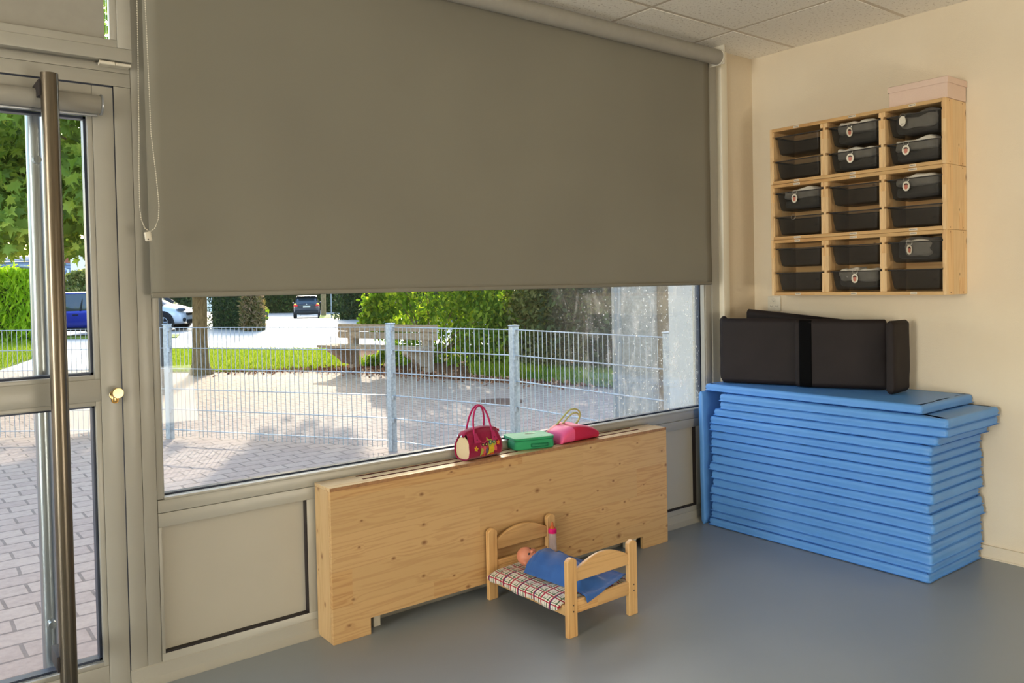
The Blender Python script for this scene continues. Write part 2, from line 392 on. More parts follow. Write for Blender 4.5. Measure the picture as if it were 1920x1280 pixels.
b2 = B(); b2.box(-2.70, -.93, .046, .07, .094, .520); obj('infill_panel', b2, M['panel'], win)
b2 = B(); b2.box(-.85, -.522, .046, .07, .094, .520); obj('infill_panel', b2, M['panel'], win)
b2 = B()
for xa, xb in ((-3.314, -2.793), (-.85, -.519)):
    b2.box(xa, xb, FY+.001, .05, .0875, .0945); b2.box(xb-.0055, xb+.001, FY+.001, .05, .0875, .52)
obj('gasket', b2, M['gap'], win)
b2 = B(); b2.prism([(-3.425, FY, .062), (-3.425, FY-.004, .058), (-3.425, FY-.006, .02), (-3.425, FY-.02, .004), (-3.425, FY-.03, 0), (-3.425, FY+.01, 0), (-3.425, FY+.01, .062)], (3.12, 0, 0))
struct('baseboard_front', b2, M['frame'])

# door
door = sempty('door_1', (-3.9, FY, 0))
DL, DR = -4.36, -3.427
b = B()
b.box(-3.4235, -3.372, FY, .11, 0, 1.995, .0015)
b.box(-4.42, -3.372, FY, .11, 1.996, 2.04, .0015); b.box(-4.42, -3.372, FY+.003, .11, 2.0415, 2.066, .001)
b.box(-4.42, -4.363, FY, .11, 0, 1.995, .0015)
obj('door_frame', b, M['frame'], door)
b = B()
def leafpart(x0, x1, z0, z1, y=FY, bv=.0015): b.box(x0, x1, y, .10, z0, z1, bv)
leafpart(-3.4885, DR, .012, 1.990); leafpart(DL, DL+.06, .012, 1.990)
leafpart(-4.3, -3.4895, 1.915, 1.990); leafpart(-4.3, -3.4895, .968, 1.040); leafpart(-4.3, -3.4895, .012, .10)
for z0, z1 in ((1.040, 1.905), (.10, .968)):             # glazing beads
    b.box(-3.505, -3.4895, FY+.002, .05, z0, z1, .001); b.box(-4.3, -3.505, FY+.002, .05, z0, z0+.014, .001); b.box(-4.3, -3.505, FY+.002, .05, z1-.014, z1, .001); b.box(-4.3, -4.286, FY+.002, .05, z0, z1, .001)
obj('door_leaf', b, M['frame'], door)
b = B()
for z0, z1 in ((1.054, 1.891), (.114, .954)):
    b.box(-3.513, -3.504, .05, .085, z0, z1); b.box(-4.3, -3.505, .05, .085, z0, z0+.008); b.box(-4.3, -3.505, .05, .085, z1-.008, z1)
b.box(DR-.0005, -3.423, FY+.004, .05, .0, 1.995); b.box(-4.36, -3.423, FY+.004, .05, 1.989, 1.9965)
obj('gasket', b, M['spacer'], door)
for z0, z1 in ((1.054, 1.891), (.114, .954)): obj('door_pane', B().box(-4.29, -3.508, .064, .070, z0, z1), M['glass_clean'], door)
b = B(); b.tube([(-3.6245, -.08, .10), (-3.6245, -.08, 1.985)], .0245, 28)
h = obj('pull_bar', b, M['steel'], door)
b = B()
for z in (1.94, .19): b.box(-3.655, -3.632, -.085, FY, z-.024, z+.024, .002)
obj('handle_bracket', b, M['gap'], h)
b = B(); b.tube([(-3.637, .155, .08), (-3.637, .155, 1.90)], .0245, 28)
for z in (1.75, .25): b.tube([(-3.637, .155, z), (-3.637, .10, z)], .012, 12)
obj('pull_bar', b, M['steel_out'], door)
b = B(); b.lathe([(.0, 0), (.0165, 0), (.0165, .004), (.0155, .005), (0, .005)], (-3.449, FY, .985), 24, (0, -1, 0)); b.box(-3.4595, -3.4385, FY-.006, FY, .958, .988, .008, 3)
k = obj('lock_rosette', b, M['brass'], door)
b = B(); b.lathe([(.009, 0), (.009, .018), (.016, .02), (.0175, .024), (.0175, .038), (.016, .041), (0, .0415)], (-3.447, FY-.004, .994), 28, (0, -1, 0))
obj('thumb_turn', b, M['brass'], k)
# small roller blind on the door
b = B(); b.tube([(-4.3, -.012, 1.921), (-3.474, -.012, 1.921)], .029, 28)
db = obj('door_blind', b, M['blindtube'], door)
b = B(); b.lathe([(0, 0), (.031, 0), (.033, .002), (.033, .006), (.026, .008), (0, .008)], (-3.474, -.012, 1.921), 28, (1, 0, 0)); obj('end_cap', b, M['alu'], db)
b = B(); b.box(-4.3, -3.478, -.002, .010, 1.885, 1.897, .003); obj('hem_bar', b, M['alu'], db)
# transom, slightly proud sash with its own lowered grey screen
tr = sempty('window_2', (-3.9, FY, 2.066))
b = B(); b.box(-4.42, -3.372, FY+.012, .11, 2.066, H, .001); 
bb = B()
for q in ((-4.40, -3.373, 2.070, 2.112), (-4.40, -3.373, 2.535, 2.575)): bb.box(q[0], q[1], -.012, FY+.01, q[2], q[3], .003)
bb.box(-3.416, -3.373, -.0119, FY+.01, 2.1121, 2.535, .003); bb.box(-4.40, -4.357, -.012, FY+.01, 2.112, 2.535, .003)
obj('sash', bb, M['frame'], tr)
bb = B(); bb.box(-4.357, -3.4165, -.008, .02, 2.1125, 2.137, .001); bb.box(-3.436, -3.4165, -.008, .02, 2.1375, 2.535, .001)
obj('glazing_bead', bb, M['frame'], tr)
bb = B()
for q in ((-4.42, -3.372, 2.0665, 2.09), (-4.42, -3.372, 2.57, H)): bb.box(q[0], q[1], FY+.011, .11, q[2], q[3], .001)
bb.box(-3.40, -3.372, FY+.011, .11, 2.09, 2.57); bb.box(-4.42, -4.39, FY+.011, .11, 2.09, 2.57)
obj('window_frame', bb, M['frame'], tr)
obj('window_pane', B().box(-4.357, -3.436, .040, .046, 2.12, 2.54), M['glass_clean'], tr)
obj('screen', B().box(-4.35, -3.4475, .016, .018, 2.13, 2.54), M['blindtube'], tr)
bb = B(); bb.tube([(-3.470, -.006, 2.060), (-3.425, -.006, 2.060)], .0065, 14); bb.tube([(-3.423, -.006, 2.060), (-3.376, -.006, 2.060)], .0055, 14); bb.box(-3.468, -3.378, -.004, FY, 2.055, 2.0645)
obj('hinge', bb, M['plastic_white'], tr)

# ---------------- big roller blind
rb = thing('roller_blind', 'large grey roller blind lowered halfway over the picture window', 'roller blind', (-1.9, -.05, 1.3))
def fab(u, v):
    x = -3.341+u*(2.905); z = 1.303+v*(2.54-1.303)
    edge = max(0, (u-.93)/.07); y = -.030+.006*math.sin(u*9+1)*(1-v)*v*2
    y += -.010*edge*math.exp(-((v-.10)/.09)**2)
    if u > .999: x += (-.006*math.exp(-((v-.13)/.05)**2)+.004*math.exp(-((v-.01)/.03)**2))
    return (x, y, z)
bq = B(); bq.grid(fab, 60, 40); fo = obj('blind_fabric', bq, M['blind'], rb)
md = fo.modifiers.new('thick', 'SOLIDIFY'); md.thickness = .0012; md.offset = 0
bq = B(); bq.box(-3.341, -.433, -.0365, -.0235, 1.299, 1.317, .0055, 3); obj('hem_bar', bq, M['blind'], rb)
bq = B(); bq.tube([(-3.372, -.062, 2.541), (-.398, -.062, 2.541)], .041, 36); obj('roller_tube', bq, M['blindtube'], rb)
bq = B(); bq.lathe([(0, 0), (.043, 0), (.045, .002), (.045, .008), (.03, .010), (0, .010)], (-.397, -.062, 2.541), 32, (1, 0, 0)); bq.box(-.386, -.380, -.10, -.0, 2.50, 2.603)
obj('end_bracket', bq, M['plastic_white'], rb)
bq = B(); bq.lathe([(0, 0), (.043, 0), (.045, .002), (.045, .010), (.03, .012), (0, .012)], (-3.373, -.062, 2.541), 32, (-1, 0, 0)); bq.box(-3.389, -3.384, -.10, 0, 2.50, 2.603)
obj('end_bracket', bq, M['plastic_white'], rb)
chain = [(-3.352, -.098, 2.52), (-3.346, -.085, 2.259), (-3.343, -.085, 2.089), (-3.340, -.085, 1.832), (-3.328, -.085, 1.695), (-3.322, -.085, 1.601), (-3.325, -.085, 1.557), (-3.337, -.085, 1.526), (-3.352, -.085, 1.514), (-3.367, -.085, 1.525), (-3.377, -.085, 1.552), (-3.381, -.085, 1.589), (-3.380, -.085, 1.70), (-3.376, -.085, 1.829), (-3.372, -.085, 2.084), (-3.370, -.085, 2.254), (-3.366, -.092, 2.52)]
def dens(P, step):
    P = [Vector(p) for p in P]; out = []; acc = 0
    for a, c in zip(P, P[1:]):
        L = (c-a).length; d = acc
        while d < L: out.append(a+(c-a)*(d/L)); d += step
        acc = d-L
    return out
bq = B(); bq.tube(chain, .0006, 5)
for p in dens(chain, .0075):
    r = bmesh.ops.create_icosphere(bq.bm, subdivisions=1, radius=.0022)
    for v in r['verts']: v.co += p
obj('bead_chain', bq, M['plastic_white'], rb)
bq = B(); bq.box(-3.369, -3.348, -.093, -.079, 1.484, 1.514, .004, 3, rot=Matrix.Rotation(R(-8), 4, 'Y')); cw = obj('chain_weight', bq, M['plastic_white'], rb)
bq = B(); bq.lathe([(0, 0), (.0022, 0), (.0022, .001), (0, .001)], (-3.360, -.093, 1.49), 10, (0, -1, 0)); obj('screw', bq, M['gap'], cw)

# ---------------- double socket plate
sk = thing('wall_socket', 'white three-outlet wall socket below the lowest shelf unit', 'socket', (0, -.134, 1.144))
obj('cover_plate', B().box(-.009, 0, -.178, -.094, 1.140, 1.226, .003), M['plastic_white'], sk)
bq = B()
for (dy, dz, a) in ((0, .018, 90), (-.016, -.012, 210), (.016, -.012, 330)):
    bq.lathe([(0, 0), (.0155, 0), (.0155, .0015), (.0140, .0022), (.0125, .0012), (0, .001)], (-.009, -.136+dy, 1.182+dz), 6, (-1, 0, 0))
so_ = obj('outlet', bq, M['plastic_white'], sk, smooth=False)
for (dy, dz) in ((0, .018), (-.016, -.012), (.016, -.012)):
    for (py, pz) in ((-.006, 0), (.006, 0), (0, -.004)):
        bq = B(); bq.lathe([(0, 0), (.0018, 0), (.0018, .0012), (0, .0012)], (-.0098, -.136+dy+py, 1.182+dz+pz), 8, (-1, 0, 0)); obj('pin_hole', bq, M['gap'], so_)

# ================================================================== RADIATOR COVER
X1, X2, BY, BH = -2.763, -.918, -.114, .583
rc = thing('radiator_cover', 'long low spruce wood radiator cover with slotted top under the window', 'radiator cover', (-1.84, BY, 0))
bq = B()
zc = .062; poly = [(X1, BY, 0), (-2.607, BY, 0), (-2.607, BY, zc), (-1.10, BY, zc), (-1.10, BY, 0), (X2, BY, 0), (X2, BY, BH-.0135), (X1, BY, BH-.0135)]
bq.prism(poly, (0, .019, 0)); fp = obj('front_panel', bq, M['spruce'], rc)
md = fp.modifiers.new('b', 'BEVEL'); md.width = .0015; md.segments = 2; md.limit_method = 'ANGLE'
for x0, x1 in ((X1, X1+.019), (X2-.019, X2)):
    bq = B(); bq.box(x0, x1, BY+.0192, .018, 0, BH-.0135, .0015, 1); obj('side_panel', bq, M['spruce_side'], rc)
# top with two rows of slots: strips and bridges, one board
bq = B(); zt0, zt1 = BH-.013, BH
ys_ = [BY, -.066, -.050, -.008, .008, .018]
for a, c in ((0, 1), (2, 3), (4, 5)): bq.box(X1, X2, ys_[a], ys_[c], zt0, zt1)
for a, c, offs in ((1, 2, 0), (3, 4, -.0)):
    for xa, xb in ((X1, -2.60+offs), (-1.83, -1.775), (-1.055, X2)): bq.box(xa, xb, ys_[a], ys_[c], zt0, zt1)
bmesh.ops.remove_doubles(bq.bm, verts=bq.bm.verts, dist=1e-5)
tbo = obj('top_board', bq, [M['spruce_top'], M['slot'], M['endgrain']], rc, smooth=False)
for p in tbo.data.polygons:
    if abs(p.normal.y) > .9 and -.112 < p.center.y+WL[tbo.name].y < .016: p.material_index = 1
    elif abs(p.normal.y) > .9 and p.center.y+WL[tbo.name].y < -.113: p.material_index = 2
# radiator behind the cover
rd = thing('radiator', 'white flat radiator hidden behind the wooden cover, its feet just visible', 'radiator', (-1.8, -.045, .0))
bq = B(); bq.box(-2.55, -1.15, -.062, -.030, .10, .50, .006)
obj('radiator_panel', bq, M['plastic_white'], rd)
for xa in (-2.57, -1.16):
    bq = B(); bq.box(xa, xa+.03, -.065, -.03, 0, .10, .003); obj('foot', bq, M['plastic_white'], rd)
bq = B(); bq.tube([(-1.125, -.046, .03), (-1.125, -.046, .12), (-1.15, -.046, .12)], .009, 12); bq.lathe([(0, -.02), (.014, -.02), (.017, -.012), (.017, .012), (.014, .02), (0, .02)], (-1.125, -.060, .05), 16, (0, 1, 0)); obj('valve', bq, M['plastic_white'], rd)

# ================================================================== DOLL BED
bed = thing('doll_bed', 'small pine doll bed with arched ends standing before the radiator cover', 'doll bed', (-1.885, -.38, 0))
def post(x0, yf):
    bq = B(); w_, t_ = .047, .021; n = 8
    prof = [(x0, 0)] + [(x0+w_, 0)] + [(x0+w_-w_*k/n, .287+.012*math.sin(math.pi*k/n)) for k in range(n+1)]
    bq.prism([(x, yf, z) for x, z in prof], (0, t_, 0)); return bq
screws = []
for (x0, yf) in ((-2.070, -.640), (-1.746, -.640), (-2.070, -.146), (-1.746, -.146)):
    o = obj('post', post(x0, yf), M['pine_zb'], bed)
    md = o.modifiers.new('b', 'BEVEL'); md.width = .003; md.segments = 2; md.limit_method = 'ANGLE'; md.angle_limit = R(50)
    if yf < -.5:
        for zz in (.098, .122):
            bq = B(); bq.lathe([(0, 0), (.0032, 0), (.0032, .0006), (.0016, .0002), (0, .0002)], (x0+.0255, yf-.0002, zz), 12, (0, -1, 0)); obj('screw', bq, M['steel'], o)
def arch(yf):
    bq = B(); n = 18; xa, xb = -2.023, -1.746
    top = [(xb-(xb-xa)*k/n, .247+.042*math.sin(math.pi*k/n)**.9) for k in range(n+1)]
    bq.prism([(x, yf+.003, z) for x, z in [(xa, .205), (xb, .205)]+top], (0, .015, 0)); return bq
for yf, nm in ((-.640, 'footboard'), (-.146, 'headboard')):
    o = obj(nm, arch(yf), M['pine_x'], bed); md = o.modifiers.new('b', 'BEVEL'); md.width = .003; md.segments = 2; md.limit_method = 'ANGLE'; md.angle_limit = R(50)
    obj('end_rail', B().box(-2.023, -1.746, yf+.003, yf+.018, .086, .137, .002), M['pine_x'], bed)
obj('end_rail', B().box(-2.023, -1.746, -.143, -.128, .150, .196, .002) if False else B().box(-2.023, -1.746, -.143, -.128, .1375, .160, .002), M['pine_x'], bed)
for x0 in (-2.066, -1.766): obj('side_rail', B().box(x0, x0+.016, -.619, -.146, .080, .118, .002), M['pine_y'], bed)
for k in range(7): obj('slat', B().box(-2.05, -1.766, -.60+k*.07, -.575+k*.07, .093, .099, .001), M['pine_x'], bed)

# checked mattress
t = NT('checked_cotton'); tc = t.n('ShaderNodeTexCoord'); dn = t.n('ShaderNodeTexNoise'); dn.inputs['Scale'].default_value = 14; t.l(tc.outputs['Object'], dn.inputs['Vector'])
sb = t.n('ShaderNodeVectorMath', operation='SUBTRACT'); sb.inputs[1].default_value = (.5, .5, .5); t.l(dn.outputs['Color'], sb.inputs[0])
sc_ = t.n('ShaderNodeVectorMath', operation='SCALE'); sc_.inputs['Scale'].default_value = .009; t.l(sb.outputs[0], sc_.inputs[0])
ad = t.n('ShaderNodeVectorMath', operation='ADD'); t.l(tc.outputs['Object'], ad.inputs[0]); t.l(sc_.outputs[0], ad.inputs[1])
sp = t.n('ShaderNodeSeparateXYZ'); t.l(ad.outputs[0], sp.inputs[0])
def lines(c, per, off, wd):
    f = t.math('FRACT', t.math('ADD', t.math('DIVIDE', c, per), off)); return t.math('LESS_THAN', f, wd)
A1 = t.math('ADD', sp.outputs[0], t.math('MULTIPLY', sp.outputs[2], 1.3)); A2 = sp.outputs[1]
c = srgb(232, 226, 214)
c = t.mix(lines(A1, .048, .2, .04), c, srgb(150, 148, 142)); c = t.mix(lines(A2, .048, .1, .04), c, srgb(150, 148, 142))
c = t.mix(lines(A1, .048, .45, .10), c, srgb(62, 100, 52)); c = t.mix(lines(A2, .048, .40, .09), c, srgb(50, 90, 60))
c = t.mix(lines(A1, .048, .75, .13), c, srgb(168, 24, 58)); c = t.mix(lines(A2, .048, .72, .13), c, srgb(168, 24, 58))
c = t.mix(lines(A2, .096, .90, .05), c, srgb(40, 44, 100))
t.pbr(c, .9, 0, .2, sheen=.2); M['check'] = t.m
mt = thing('doll_mattress', 'thin doll mattress in white, red and green check on the doll bed', 'mattress', (-1.89, -.38, .099))
bq = B()
def mat_fn(u, v):
    # closed loop around the cross section in u, along y in v
    a = 2*math.pi*u; c_, s_ = math.cos(a), math.sin(a); e = .32
    x = (abs(c_)**e)*(1 if c_ > 0 else -1); z = (abs(s_)**e)*(1 if s_ > 0 else -1)
    y = -.600+v*.440; hw = .176; endf = min(1, min(v, 1-v)/.05)**.5
    px = -1.893+x*hw+.002*math.sin(v*17+2)*(x < -.5); pz = .123+z*(.020*max(.25, endf))+.0035*math.sin(v*14+x*3)
    if x < -.90: px -= .022*(abs(x)-.90)/.10; pz -= .013*(abs(x)-.90)/.10*(1-z*.3)
    if px > -2.070: pz = max(pz, .1195)
    return (px, y, pz)
bq.grid(mat_fn, 56, 40, closed_u=True)
bmesh.ops.holes_fill(bq.bm, edges=[e for e in bq.bm.edges if e.is_boundary], sides=0)
obj('mattress_cover', bq, M['check'], mt, angle=60)

# doll: one continuous body, remeshed
doll = thing('doll', 'bald baby doll lying on its back in the doll bed, tucked under a blanket', 'doll', (-1.94, -.35, .143))
bq = B(); hc = Vector((-1.957, -.258, .190))
_z = Vector((.03, -.66, .76)).normalized(); _y = Vector((-.72, .60, .30)); _y = (_y-_z*_y.dot(_z)).normalized(); _x = _y.cross(_z); HR = Matrix((_x, _y, _z)).transposed()     # face up, turned a little to the window side
def hp(x, y, z): return hc + HR @ Vector((x, y, z))            # local: +y crown, -y chin, +z face, x sideways
bq.ball(hc, .038, 24, (1.0, 1.12, 1.0), HR)
bq.ball(hp(0, -.013, .012), .026, 16, (1.05, .95, .9), HR)     # jaw and cheeks
for sx in (-1, 1): bq.ball(hp(sx*.016, -.015, .024), .0135, 12)
bq.ball(hp(0, -.032, .022), .0105, 12)                         # chin
bq.ball(hp(0, -.007, .0405), .0062, 10, (.9, 1.1, 1))           # nose
bq.ball(hp(0, -.0190, .0365), .0066, 10, (1.3, .5, .7), HR)       # lips
bq.ball(hp(0, -.0235, .0345), .0060, 10, (1.1, .5, .7), HR)
for sx in (-1, 1): bq.ball(hp(sx*.0385, -.003, .000), .0095, 10, (.45, 1.1, .8), HR)   # ears
nk = hp(0, -.040, -.010)
bq.tube([hp(0, -.02, -.006), nk, nk+Vector((.004, -.02, -.010))], [.017, .0165, .02], 14)
def cap(pts, rs):
    bq.tube(pts, rs, 14)
    for p, r_ in zip(pts, rs): bq.ball(p, r_, 12)
cap([(-1.916, -.318, .172), (-1.918, -.37, .178), (-1.910, -.415, .174)], [.026, .033, .031])
for sx in (-1, 1):
    cap([(-1.932+sx*.030, -.332, .172), (-1.920+sx*.050, -.37, .165), (-1.910+sx*.046, -.42, .163)], [.0145, .0125, .010])
    bq.ball((-1.910+sx*.044, -.436, .162), .0115, 10, (1, 1.3, .6))
    cap([(-1.905+sx*.018, -.42, .170), (-1.895+sx*.034, -.48, .174), (-1.882+sx*.026, -.53, .166)], [.022, .0185, .0145])
    cap([(-1.882+sx*.026, -.535, .166), (-1.880+sx*.028, -.545, .183)], [.013, .010])
t = NT('doll_vinyl'); t.pbr(t.ramp(t.noise(t.coord(), 30, 2), [(.3, srgb(214, 138, 110)), (.7, srgb(222, 146, 118))]), .5, 0, .4); M['vinyl'] = t.m
body = obj('body', bq, M['vinyl'], doll)
md = body.modifiers.new('r', 'REMESH'); md.mode = 'VOXEL'; md.voxel_size = .0022; md.use_smooth_shade = True
md = body.modifiers.new('s', 'SMOOTH'); md.iterations = 4; md.factor = .5
M['eye'] = simple('doll_eye', srgb(46, 48, 66), .15, spec=.8); M['lip'] = simple('doll_lip', srgb(178, 84, 78), .45)
for sx in (-1, 1):
    obj('eye', B().ball(hp(sx*.0140, .003, .0335), .0054, 12, (1.15, .7, .75), HR), M['eye'], doll)
obj('mouth', B().ball(hp(0, -.0213, .0405), .0042, 12, (1.5, .35, .5), HR), M['lip'], doll)

# blue blanket draped over the doll
t = NT('blue_quilt'); n1 = t.noise(t.coord(), 18, 3); n2 = t.noise(t.coord(), 500, 1)
t.pbr(t.ramp(n1, [(.3, srgb(44, 92, 164)), (.7, srgb(50, 101, 176))]), .78, 0, .3, t.bump(n2, .08, .001), sheen=.3); M['blue'] = t.m
bl = thing('doll_blanket', 'blue quilted blanket lying over the doll, one corner hanging off the foot end', 'blanket', (-1.87, -.45, .12))
cA, cB_, cC, cD = Vector((-2.014, -.308)), Vector((-1.745, -.215)), Vector((-1.722, -.600)), Vector((-1.985, -.668))
def bl_fn(u, v):
    p = (cA*(1-u)+cB_*u)*(1-v)+(cD*(1-u)+cC*u)*v
    x, y = p.x, p.y
    if v < .12: y += -.006*math.sin(u*7)
    z = .1475
    ridge = math.exp(-abs((x+1.918-.10*(y+.37))/.083)**3)
    along = 1/(1+math.exp(-(y+.60)/.012)) * (1/(1+math.exp((y+.292)/.005)))
    z += (.074-.06*max(0, -(y+.42))*.6)*ridge*along
    z += .040*math.exp(-((x+1.86)/.05)**2)*(1/(1+math.exp(-(y+.24)/.02)))*0
    z += .0045*math.sin(38*x+14*y+2*math.sin(20*y))*(1-ridge*.4) + .003*math.sin(60*(x*.6-y)+1)
    z = max(z, .1465)
    z = .1475+(z-.1475)*min(1, max(0, u)/.09)
    if y < -.600:
        k = min(1, (-.600-y)/.03); z = z*(1-k)+.1415*k
    if y < -.640:
        k = (-.640-y); z -= k*.9; y = -.643-(k*.25)
    z = max(z, .118 if y < -.641 else .141)
    e = min(u, 1-u, v, 1-v); z += .003*math.exp(-((e-.02)/.018)**2)+.002*math.exp(-((e-.075)/.02)**2)
    if y > -.641: z = min(z, .199) if y < -.60 else z
    return (x, y, z)
bq = B(); bq.grid(bl_fn, 70, 90); o = obj('quilt', bq, M['blue'], bl)
md = o.modifiers.new('t', 'SOLIDIFY'); md.thickness = .004; md.offset = 1
md = o.modifiers.new('s', 'SUBSURF'); md.levels = 1; md.render_levels = 1

# baby bottle standing in the far corner of the bed
bt = thing('baby_bottle', 'toy baby bottle with pink ring and brown teat in the corner of the doll bed', 'bottle', (-1.745, -.178, .1435))
t = NT('clear_plastic'); p_ = t.n('ShaderNodeBsdfPrincipled'); p_.inputs['Base Color'].default_value = srgb(215, 200, 205); p_.inputs['Roughness'].default_value = .12; p_.inputs['Alpha'].default_value = .45
t.l(p_.outputs[0], t.out.inputs[0]); M['clear'] = t.m
bc = (-1.745, -.178, .1435)
bq = B(); bq.lathe([(0, 0), (.016, 0), (.0185, .003), (.0185, .03), (.0165, .045), (.0175, .060), (.0165, .086), (.0145, .090), (0, .090)], bc, 28); obj('bottle_body', bq, M['clear'], bt)
bq = B(); bq.lathe([(0, .001), (.015, .001), (.016, .004), (.0155, .05), (0, .05)], bc, 24); obj('milk', bq, simple('toy_milk', srgb(222, 205, 205), .4), bt)
bq = B(); bq.lathe([(0, .084), (.0185, .084), (.0192, .087), (.0185, .101), (.014, .105), (0, .105)], bc, 28); obj('screw_ring', bq, simple('pink_plastic', srgb(226, 20, 118), .35), bt)
bq = B(); bq.lathe([(.0, .104), (.013, .104), (.0125, .108), (.0075, .113), (.0052, .120), (.0055, .126), (.004, .130), (0, .131)], bc, 24); obj('teat', bq, simple('amber_teat', srgb(190, 92, 30), .4), bt)

# ================================================================== BAGS ON THE COVER
T = BH
# owl handbag
ob = thing('handbag', 'dark red felt handbag with two appliqued owls and loop handles', 'handbag', (-2.035, -.045, T+.0005))
t = NT('crimson_felt'); n1 = t.noise(t.coord(), 60, 4); n2 = t.noise(t.coord(), 700, 2)
t.pbr(t.ramp(n1, [(.3, srgb(142, 12, 58)), (.7, srgb(156, 16, 66))]), .95, 0, .15, t.bump(n2, .5, .002), sheen=.3); M['felt'] = t.m
M['felt_pink'] = simple('magenta_felt', srgb(178, 30, 92), .9, bump=.3, nscale=400, sheen=.2)
M['cream'] = simple('cream_felt', srgb(214, 190, 150), .95, bump=.3, nscale=400)
OBM = Matrix.Translation((-2.035, -.040, T)) @ Matrix.Rotation(R(6), 4, 'Z')
def ow(x, y, z): return OBM @ Vector((x, y, z))
# front/back/bottom shell: a felt sheet wrapped round a drop-shaped section
def sect(u):   # u 0..1 from front top around the bottom to back top
    a = math.pi*(1.16) * (u-.5)*2*.86
    y = -math.sin(-a)*.052; 
    return a
def shell(u, v, hw=.094, grow=0):
    # section in y,z: top pinched
    pts = [(-.016, .118), (-.030, .104), (-.046, .070), (-.050, .040), (-.044, .016), (-.028, .004), (0, .001), (.028, .004), (.044, .016), (.050, .040), (.046, .070), (.030, .104), (.016, .118)]
    f = u*(len(pts)-1); i = min(int(f), len(pts)-2); k = f-i
    p0, p1 = pts[i], pts[i+1]; y = p0[0]*(1-k)+p1[0]*k; z = p0[1]*(1-k)+p1[1]*k
    x = -hw+2*hw*v; bulge = 1+.03*math.sin(math.pi*v)
    z2 = z + (.010*math.sin(math.pi*v) if z > .09 else 0)
    return ow(x*(1-.10*max(0, (z-.06)/.06)), y*bulge*(1+grow), z2*(1-grow*0))
bq = B(); bq.grid(lambda u, v: shell(u, v), 60, 24); o = obj('bag_shell', bq, M['felt'], ob, angle=80)
md = o.modifiers.new('t', 'SOLIDIFY'); md.thickness = .003; md.offset = -1
for sx in (-1, 1):
    ring = [ow(sx*(.088), y, z) for y, z in [(-.010, .100), (-.026, .090), (-.042, .066), (-.046, .040), (-.040, .018), (-.024, .007), (0, .005), (.024, .007), (.040, .018), (.046, .040), (.042, .066), (.026, .090), (.010, .100)]]
    bq = B(); bq.prism(ring, OBM.to_3x3() @ Vector((-sx*.003, 0, 0))); obj('end_gusset', bq, M['cream'], ob)
    bq = B()
    for p in dens([shell(u/40, 0 if sx < 0 else 1) for u in range(6, 36)], .006):
        bq.ball(p, .0012, 6)
    obj('stitching', bq, M['felt_pink'], ob)
# top closure strip with tabs at either end
bq = B()
def strip(u, v): 
    x = -.104+.208*u; zz = .120+.010*math.sin(math.pi*min(1, max(0, (x+.088)/.176))) - (.018*max(0, abs(x)-.085)/.02)
    return ow(x, -.021+.042*v, zz+.003-.02*abs(v-.5)**2)
bq.grid(strip, 30, 6); o = obj('top_strip', bq, M['felt'], ob); md = o.modifiers.new('t', 'SOLIDIFY'); md.thickness = .004
bq = B(); bq.box(-.004, .004, -.02, .02, 0, .012, .002)
for v in bq.bm.verts: v.co = ow(v.co.x+.101, v.co.y, v.co.z+.100)
obj('zip_end', bq, simple('red_zip', srgb(205, 24, 30), .5), ob)
for yy in (-.012, .012):
    bq = B(); bq.lathe([(0, 0), (.0045, 0), (.004, .002), (0, .0028)], ow(-.105, yy, .105), 14, (-1, 0, .3)); obj('snap_stud', bq, M['steel_out'], ob)
for yy in (-1, 1):
    pts = []
    for k in range(25):
        a = math.pi*k/24; pts.append(ow(-.050*math.cos(a)*(1+.0*a)+(.006 if yy > 0 else 0), yy*(.034-.026*math.sin(a)**.7), .098+.125*math.sin(a)**.85))
    bq = B(); bq.tube(pts, .0042, 10); hd = obj('handle', bq, M['felt_pink'], ob)
    for sx in (-1, 1):
        bq = B(); y0 = yy*.0395
        poly = [ow(sx*.050-.016, y0+yy*.010, .074), ow(sx*.050+.016, y0+yy*.010, .074), ow(sx*.050+.007, y0-yy*.004, .112), ow(sx*.050-.007, y0-yy*.004, .112)]
        bq.prism(poly, OBM.to_3x3() @ Vector((0, yy*.0025, 0))); tb = obj('handle_tab', bq, M['felt_pink'], hd)
        bq = B(); bq.lathe([(0, 0), (.0028, 0), (.0022, .0018), (0, .0022)], ow(sx*.050, y0+yy*.0085, .086), 12, OBM.to_3x3() @ Vector((0, yy, .25))); obj('rivet', bq, M['gap'], tb)
def front_y(z):   # y of bag front at height z
    P = [(.118, -.016), (.104, -.030), (.070, -.046), (.040, -.050), (.016, -.044), (.004, -.028)]
    for (z1, y1), (z0, y0) in zip(P, P[1:]):
        if z0 <= z <= z1: return (y0+(y1-y0)*(z-z0)/(z1-z0))*1.03
    return -.03
def applique(name, pts, color, lift, parent):
    """flat felt cut-out that follows the curved front"""
    bq = B(); c2 = (sum(p[0] for p in pts)/len(pts), sum(p[1] for p in pts)/len(pts))
    v0 = bq.bm.verts.new(ow(c2[0], front_y(c2[1])-lift, c2[1])); V = [bq.bm.verts.new(ow(x, front_y(z)-lift, z)) for x, z in pts]
    for i in range(len(V)): bq.bm.faces.new((v0, V[i], V[(i+1) % len(V)]))
    o = obj(name, bq, color, parent, smooth=False); md = o.modifiers.new('t', 'SOLIDIFY'); md.thickness = .0012; md.offset = 0; return o
def ell(cx, cz, rx, rz, n=16, a0=0): return [(cx+rx*math.cos(2*math.pi*k/n+a0), cz+rz*math.sin(2*math.pi*k/n+a0)) for k in range(n)]
col = {k: simple('felt_'+k, srgb(*v), .9) for k, v in dict(yellow=(214, 184, 40), lime=(170, 176, 70), salmon=(218, 96, 96), teal=(40, 104, 108), grey=(98, 84, 108), rose=(196, 70, 100), orange=(224, 110, 40), dark=(70, 20, 40), pale=(190, 186, 110)).items()}
